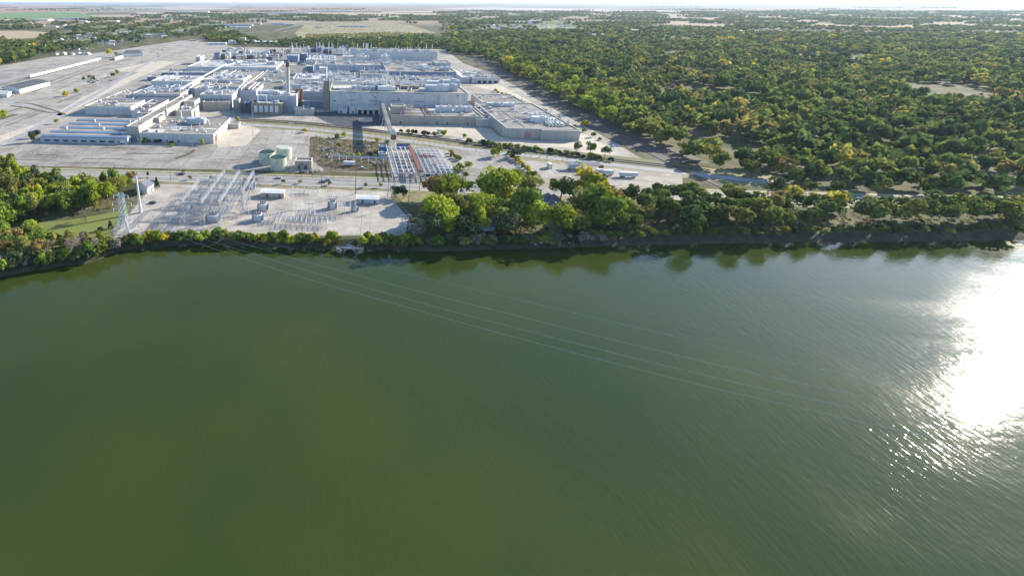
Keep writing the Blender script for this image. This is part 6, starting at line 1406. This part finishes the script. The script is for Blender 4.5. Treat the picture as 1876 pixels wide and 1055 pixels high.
house(G(893, 421), 7, 5, 2.4, .8, .2, 'low shed with a pale blue roof near the water in the right grove', detail=False, roof=mat('pale_blue_sheet', (.35, .5, .62)), name='garden_shed', cat='shed'); house(G(970, 408), 5, 4, 2.4, 1, .9, 'small white-roofed shed among the lime trees', detail=False, roof=M_roofw, name='garden_shed', cat='shed')
mb = MB(); c = G(850, 420); prev = None
for k in range(9): mb.box(c+Vector((-4+k, 0, .3+.05*abs(k-4))), (1.02, 0, 0), (0, 1.9-.08*(k-4)**2, 0), (0, 0, .7))
mb.thing('boat', M_steelw, 'small white boat lying on the bank in the right grove', 'boat')
g2 = random.Random(17)
HP = [(x, y) for (x, y) in scatter([(-60, 108), (30, 104), (100, 100), (160, 92), (240, 80), (330, 66), (420, 58), (410, 46), (300, 44), (180, 52), (110, 66), (0, 84)], 40, .66, 90)]
for i, (x, y) in enumerate(HP[:130]):
    px_, py_ = PX((x, y, 0)); wl_ = g2.choice(['white', 'white', 'pale grey', 'tan']); rf = g2.choice(['grey', 'dark', 'pale'])
    house(Vector((x, y, 0)), g2.uniform(13, 20), g2.uniform(9, 12), 3.8, 2.6, g2.choice([.3, .3+math.pi/2])+g2.uniform(-.1, .1), f"{wl_} suburban house with a {rf} roof " + ('at the left edge of the suburb' if px_ < 80 else ('in the middle of the left suburb' if px_ < 220 else 'in the far part of the left suburb')), 'houses of the left suburb',
          {'white': M_siding, 'pale grey': M_wall, 'tan': M_wallt}[wl_], {'grey': M_bluer, 'dark': M_shingle, 'pale': M_roofw}[rf], detail=False)
for i, (x, lab) in enumerate(((103, 'leftmost of the white houses in a row above the train'), (118, 'second white house in the row above the train'), (133, 'third white house in the row above the train'), (146, 'fourth white house in the row above the train'), (154, 'fifth white house in the row above the train'), (162, 'rightmost white house in the row above the train'))):
    house(G(x, 102), 9, 8, 3.6, 2.6, 1.4, lab, 'houses in a row above the train', detail=False, roof=M_roofw if i % 2 else M_bluer)
# right-hand far town houses
for i, (x, y) in enumerate(scatter([(860, 62), (880, 49), (1000, 45), (1060, 52), (1010, 58), (940, 60)], 58, .5, 91)[:40]+scatter([(1130, 76), (1180, 66), (1330, 66), (1330, 80), (1200, 84)], 60, .4, 92)[:16]+scatter([(960, 41), (1120, 45), (1120, 37), (980, 35)], 85, .5, 95)[:24]+scatter([(280, 40), (420, 42), (420, 30), (280, 33)], 150, .5, 93)[:30]+scatter([(-40, 56), (100, 56), (160, 46), (0, 44)], 90, .5, 94)[:30]):
    house(Vector((x, y, 0)), g2.uniform(14, 24), g2.uniform(9, 13), 4, 2, g2.uniform(0, 3), 'small pale building among the far trees ' + ('far left' if PX((x, y, 0))[0] < 200 else ('beyond the left suburb' if PX((x, y, 0))[0] < 500 else ('of the far right town' if PX((x, y, 0))[0] < 1120 else 'beyond the right edge'))), 'small buildings of the far town', detail=False, roof=g2.choice([M_roofw, M_bluer, M_roofg]), name='town_building', cat='building')
# far and middle distance sheds and warehouses: px left, px right, base y, height m, depth m
def shed(x0, x1, y, h, d, label, roof=M_roofw, wall=M_siding, yaw=None, cat='warehouse'):
    a = G(x0, y); b_ = G(x1, y); t = empty('warehouse', (a+b_)/2, label, cat, None); u = (b_-a); yv = Vector((-u.y, u.x, 0)).normalized()
    mb = MB(); mb.box(a, u, yv*d, (0, 0, h)); mb.build('wall', wall, t); mb = MB(); un = u.normalized(); mb.box(a-un*.4-yv*.4+Vector((0, 0, h+.01)), u+un*.8, yv*(d+.8), (0, 0, .4)); mb.build('roof', roof, t)
    for k in range(3): mb = MB(); mb.box(a+u*(.2+.25*k)-yv*.06, un*5, yv*.05, (0, 0, h*.5)); mb.build('door', M_bluer, t)
M_rs = mat('blue_grey_metal_roof', (.22, .27, .36), var=.1)
for a in SHEDS:
    shed(*a)
c = G(445, 81.5); t = empty('square_tower', (c.x, c.y, 0), 'square tan tower behind the plant beside the white round tanks', 'tower'); mb = MB(); mb.cbox(c, 18, 18, 17); mb.build('wall', M_wallt, t); mb = MB(); mb.cbox(c+Vector((0, 0, 17.01)), 19, 19, .6); mb.build('roof', M_wallt, t)
for x, lab in ((423, 'white round tank behind the plant, left of two'), (433, 'white round tank behind the plant, right of two')):
    c = G(x, 81.5); t = empty('round_tank', (c.x, c.y, 0), lab, 'storage tank', 'round tanks behind the plant'); mb = MB(); mb.cyl(c, 8, 9, 20); mb.build('shell', M_cap, t); mb = MB(); mb.dome(c+Vector((0, 0, 9)), 8, 1.8, 20, 3); mb.build('roof', M_roofw, t)
def lowhall(pts, h, label, roof, wall, rh=1.5):
    P = [G(x, y) for x, y in pts]; c = sum(P, Vector())/4; t = empty('warehouse', (c.x, c.y, 0), label, 'warehouse'); up = Vector((0, 0, h)); mb = MB(); mb.add([p for p in P]+[p+up for p in P], [(0, 1, 5, 4), (1, 2, 6, 5), (2, 3, 7, 6), (3, 0, 4, 7)])
    m0 = (P[0]+P[3])/2+up+Vector((0, 0, rh)); m1 = (P[1]+P[2])/2+up+Vector((0, 0, rh)); mb.add([P[0]+up, P[3]+up, m0, P[1]+up, P[2]+up, m1], [(0, 2, 1), (3, 4, 5)]); mb.build('wall', wall, t)
    u2 = Vector((0, 0, h+.05)); r_ = MB(); r_.add([P[0]+u2, P[1]+u2, P[2]+u2, P[3]+u2, m0+Vector((0, 0, .05)), m1+Vector((0, 0, .05))], [(0, 1, 5, 4), (4, 5, 2, 3)]); r_.build('roof', roof, t)
lowhall([(37, 173), (92, 158.5), (66, 153.5), (8, 167)], 6, 'dark-roofed long warehouse with a bright white side wall in the left yard', mat('charcoal_roof', (.10, .11, .12), var=.15, scale=.05), M_siding)
lowhall([(-8, 178), (14, 180), (22, 174), (0, 172)], 4, 'low white-roofed workshop at the left edge before the dark-roofed warehouse', M_roofw, M_siding)
lowhall([(225, 106), (262, 104.5), (254, 98), (232, 99)], 7, 'dark-roofed hall with white sides right of the yellow-green trees', mat('charcoal_roof', (.1, .11, .12)), M_siding)
lowhall([(211, 112), (226, 107.5), (222, 105.5), (208, 109.5)], 4, 'small white hall left of the dark-roofed hall', M_roofw, M_siding)
# cars and junk of the left yards: small boxes on wheels
M_cars = [mat('parked_paint_a', (.5, .5, .52), rough=.3), mat('parked_paint_b', (.05, .06, .1), rough=.3), mat('parked_paint_c', (.3, .04, .03), rough=.3), mat('parked_paint_d', (.1, .18, .35), rough=.3), mat('parked_paint_e', (.65, .65, .65), rough=.3)]
CN = ['silver', 'dark', 'red', 'blue', 'white']
def small_car(x, y, where, g_):
    k = g_.randrange(5); c = G(x, y); rz = g_.choice([.3, 1.87])+g_.uniform(-.15, .15); t = empty('parked_car', (0, 0, 0), f"small {CN[k]} parked car {where}", 'car', 'cars parked '+where)
    mb = MB(); mb.box((-2.3, -.9, .35), (4.6, 0, 0), (0, 1.8, 0), (0, 0, .6)); mb.add([(-1.5, -.85, .96), (1.6, -.85, .96), (1.6, .85, .96), (-1.5, .85, .96), (-.9, -.7, 1.5), (1.1, -.7, 1.5), (1.1, .7, 1.5), (-.9, .7, 1.5)], [(0, 1, 5, 4), (1, 2, 6, 5), (2, 3, 7, 6), (3, 0, 4, 7), (4, 5, 6, 7)]); mb.build('body', M_cars[k], t)
    m2 = MB(); [m2.bar((x_, s*.7, .34), (x_, s*.93, .34), .34, 8) for x_ in (-1.4, 1.4) for s in (-1, 1)]; m2.build('wheels', M_tyre, t); t.location = c+Vector((0, 0, .1)); t.rotation_euler = (0, 0, rz)
for i in range(26): small_car(g2.uniform(0, 26), g2.uniform(160, 178), 'around the workshop at the left edge', g2)
for i in range(16): small_car(g2.uniform(162, 205), g2.uniform(146, 154), 'in the left yard beside the bright concrete', g2)
for i in range(22): small_car(g2.uniform(226, 300), g2.uniform(90, 106), 'around the dark-roofed hall', g2)
for i in range(14): small_car(g2.uniform(970, 1110), g2.uniform(60, 68), 'in the lot behind the right wood', g2)
# far lattice pylons in the wood
for x, y, yt in ((790, 66, 42), (813, 64, 41), (700, 60, 40)):
    c = G(x, y); h = min(38, solve(lambda q: PX((c.x, c.y, q))[1]-yt, 0, 90)); mb = MB(); lattice(mb, c, c+Vector((0, 0, h)), 5, 1, 8, .25, .16); mb.thing('far_pylon', M_galv, 'far lattice pylon ' + {790: 'left of the pair above the wood', 813: 'right of the pair above the wood', 700: 'on the abandoned lot'}[x], 'pylon')
# shadows-casting people-less jetty: pale stones along the waterline
debris(1000, 441, 40, 4, 7, 'pale branches and stones at the waterline below the big olive tree')

# ------------------------------------------------------------------ air
mb = MB(); mb.box((-80500, -2000, -6.5), (161000, 0, 0), (0, 82500, 0), (0, 0, 135))
hz = mb._mk('haze', None, None, (0, 0, 0)) if False else None
me = bpy.data.meshes.new('haze'); me.from_pydata(mb.v, [], mb.f); hz = bpy.data.objects.new('haze', me); COL.objects.link(hz); hz['kind'] = 'stuff'
hm = bpy.data.materials.new('haze'); hm.use_nodes = True; N = hm.node_tree.nodes
for n_ in list(N): N.remove(n_)
ho = N.new('ShaderNodeOutputMaterial'); pv = N.new('ShaderNodeVolumePrincipled'); pv.inputs['Density'].default_value = HAZE; pv.inputs['Color'].default_value = (.62, .78, 1.0, 1); pv.inputs['Anisotropy'].default_value = .2
hm.node_tree.links.new(pv.outputs[0], ho.inputs['Volume']); me.materials.append(hm)
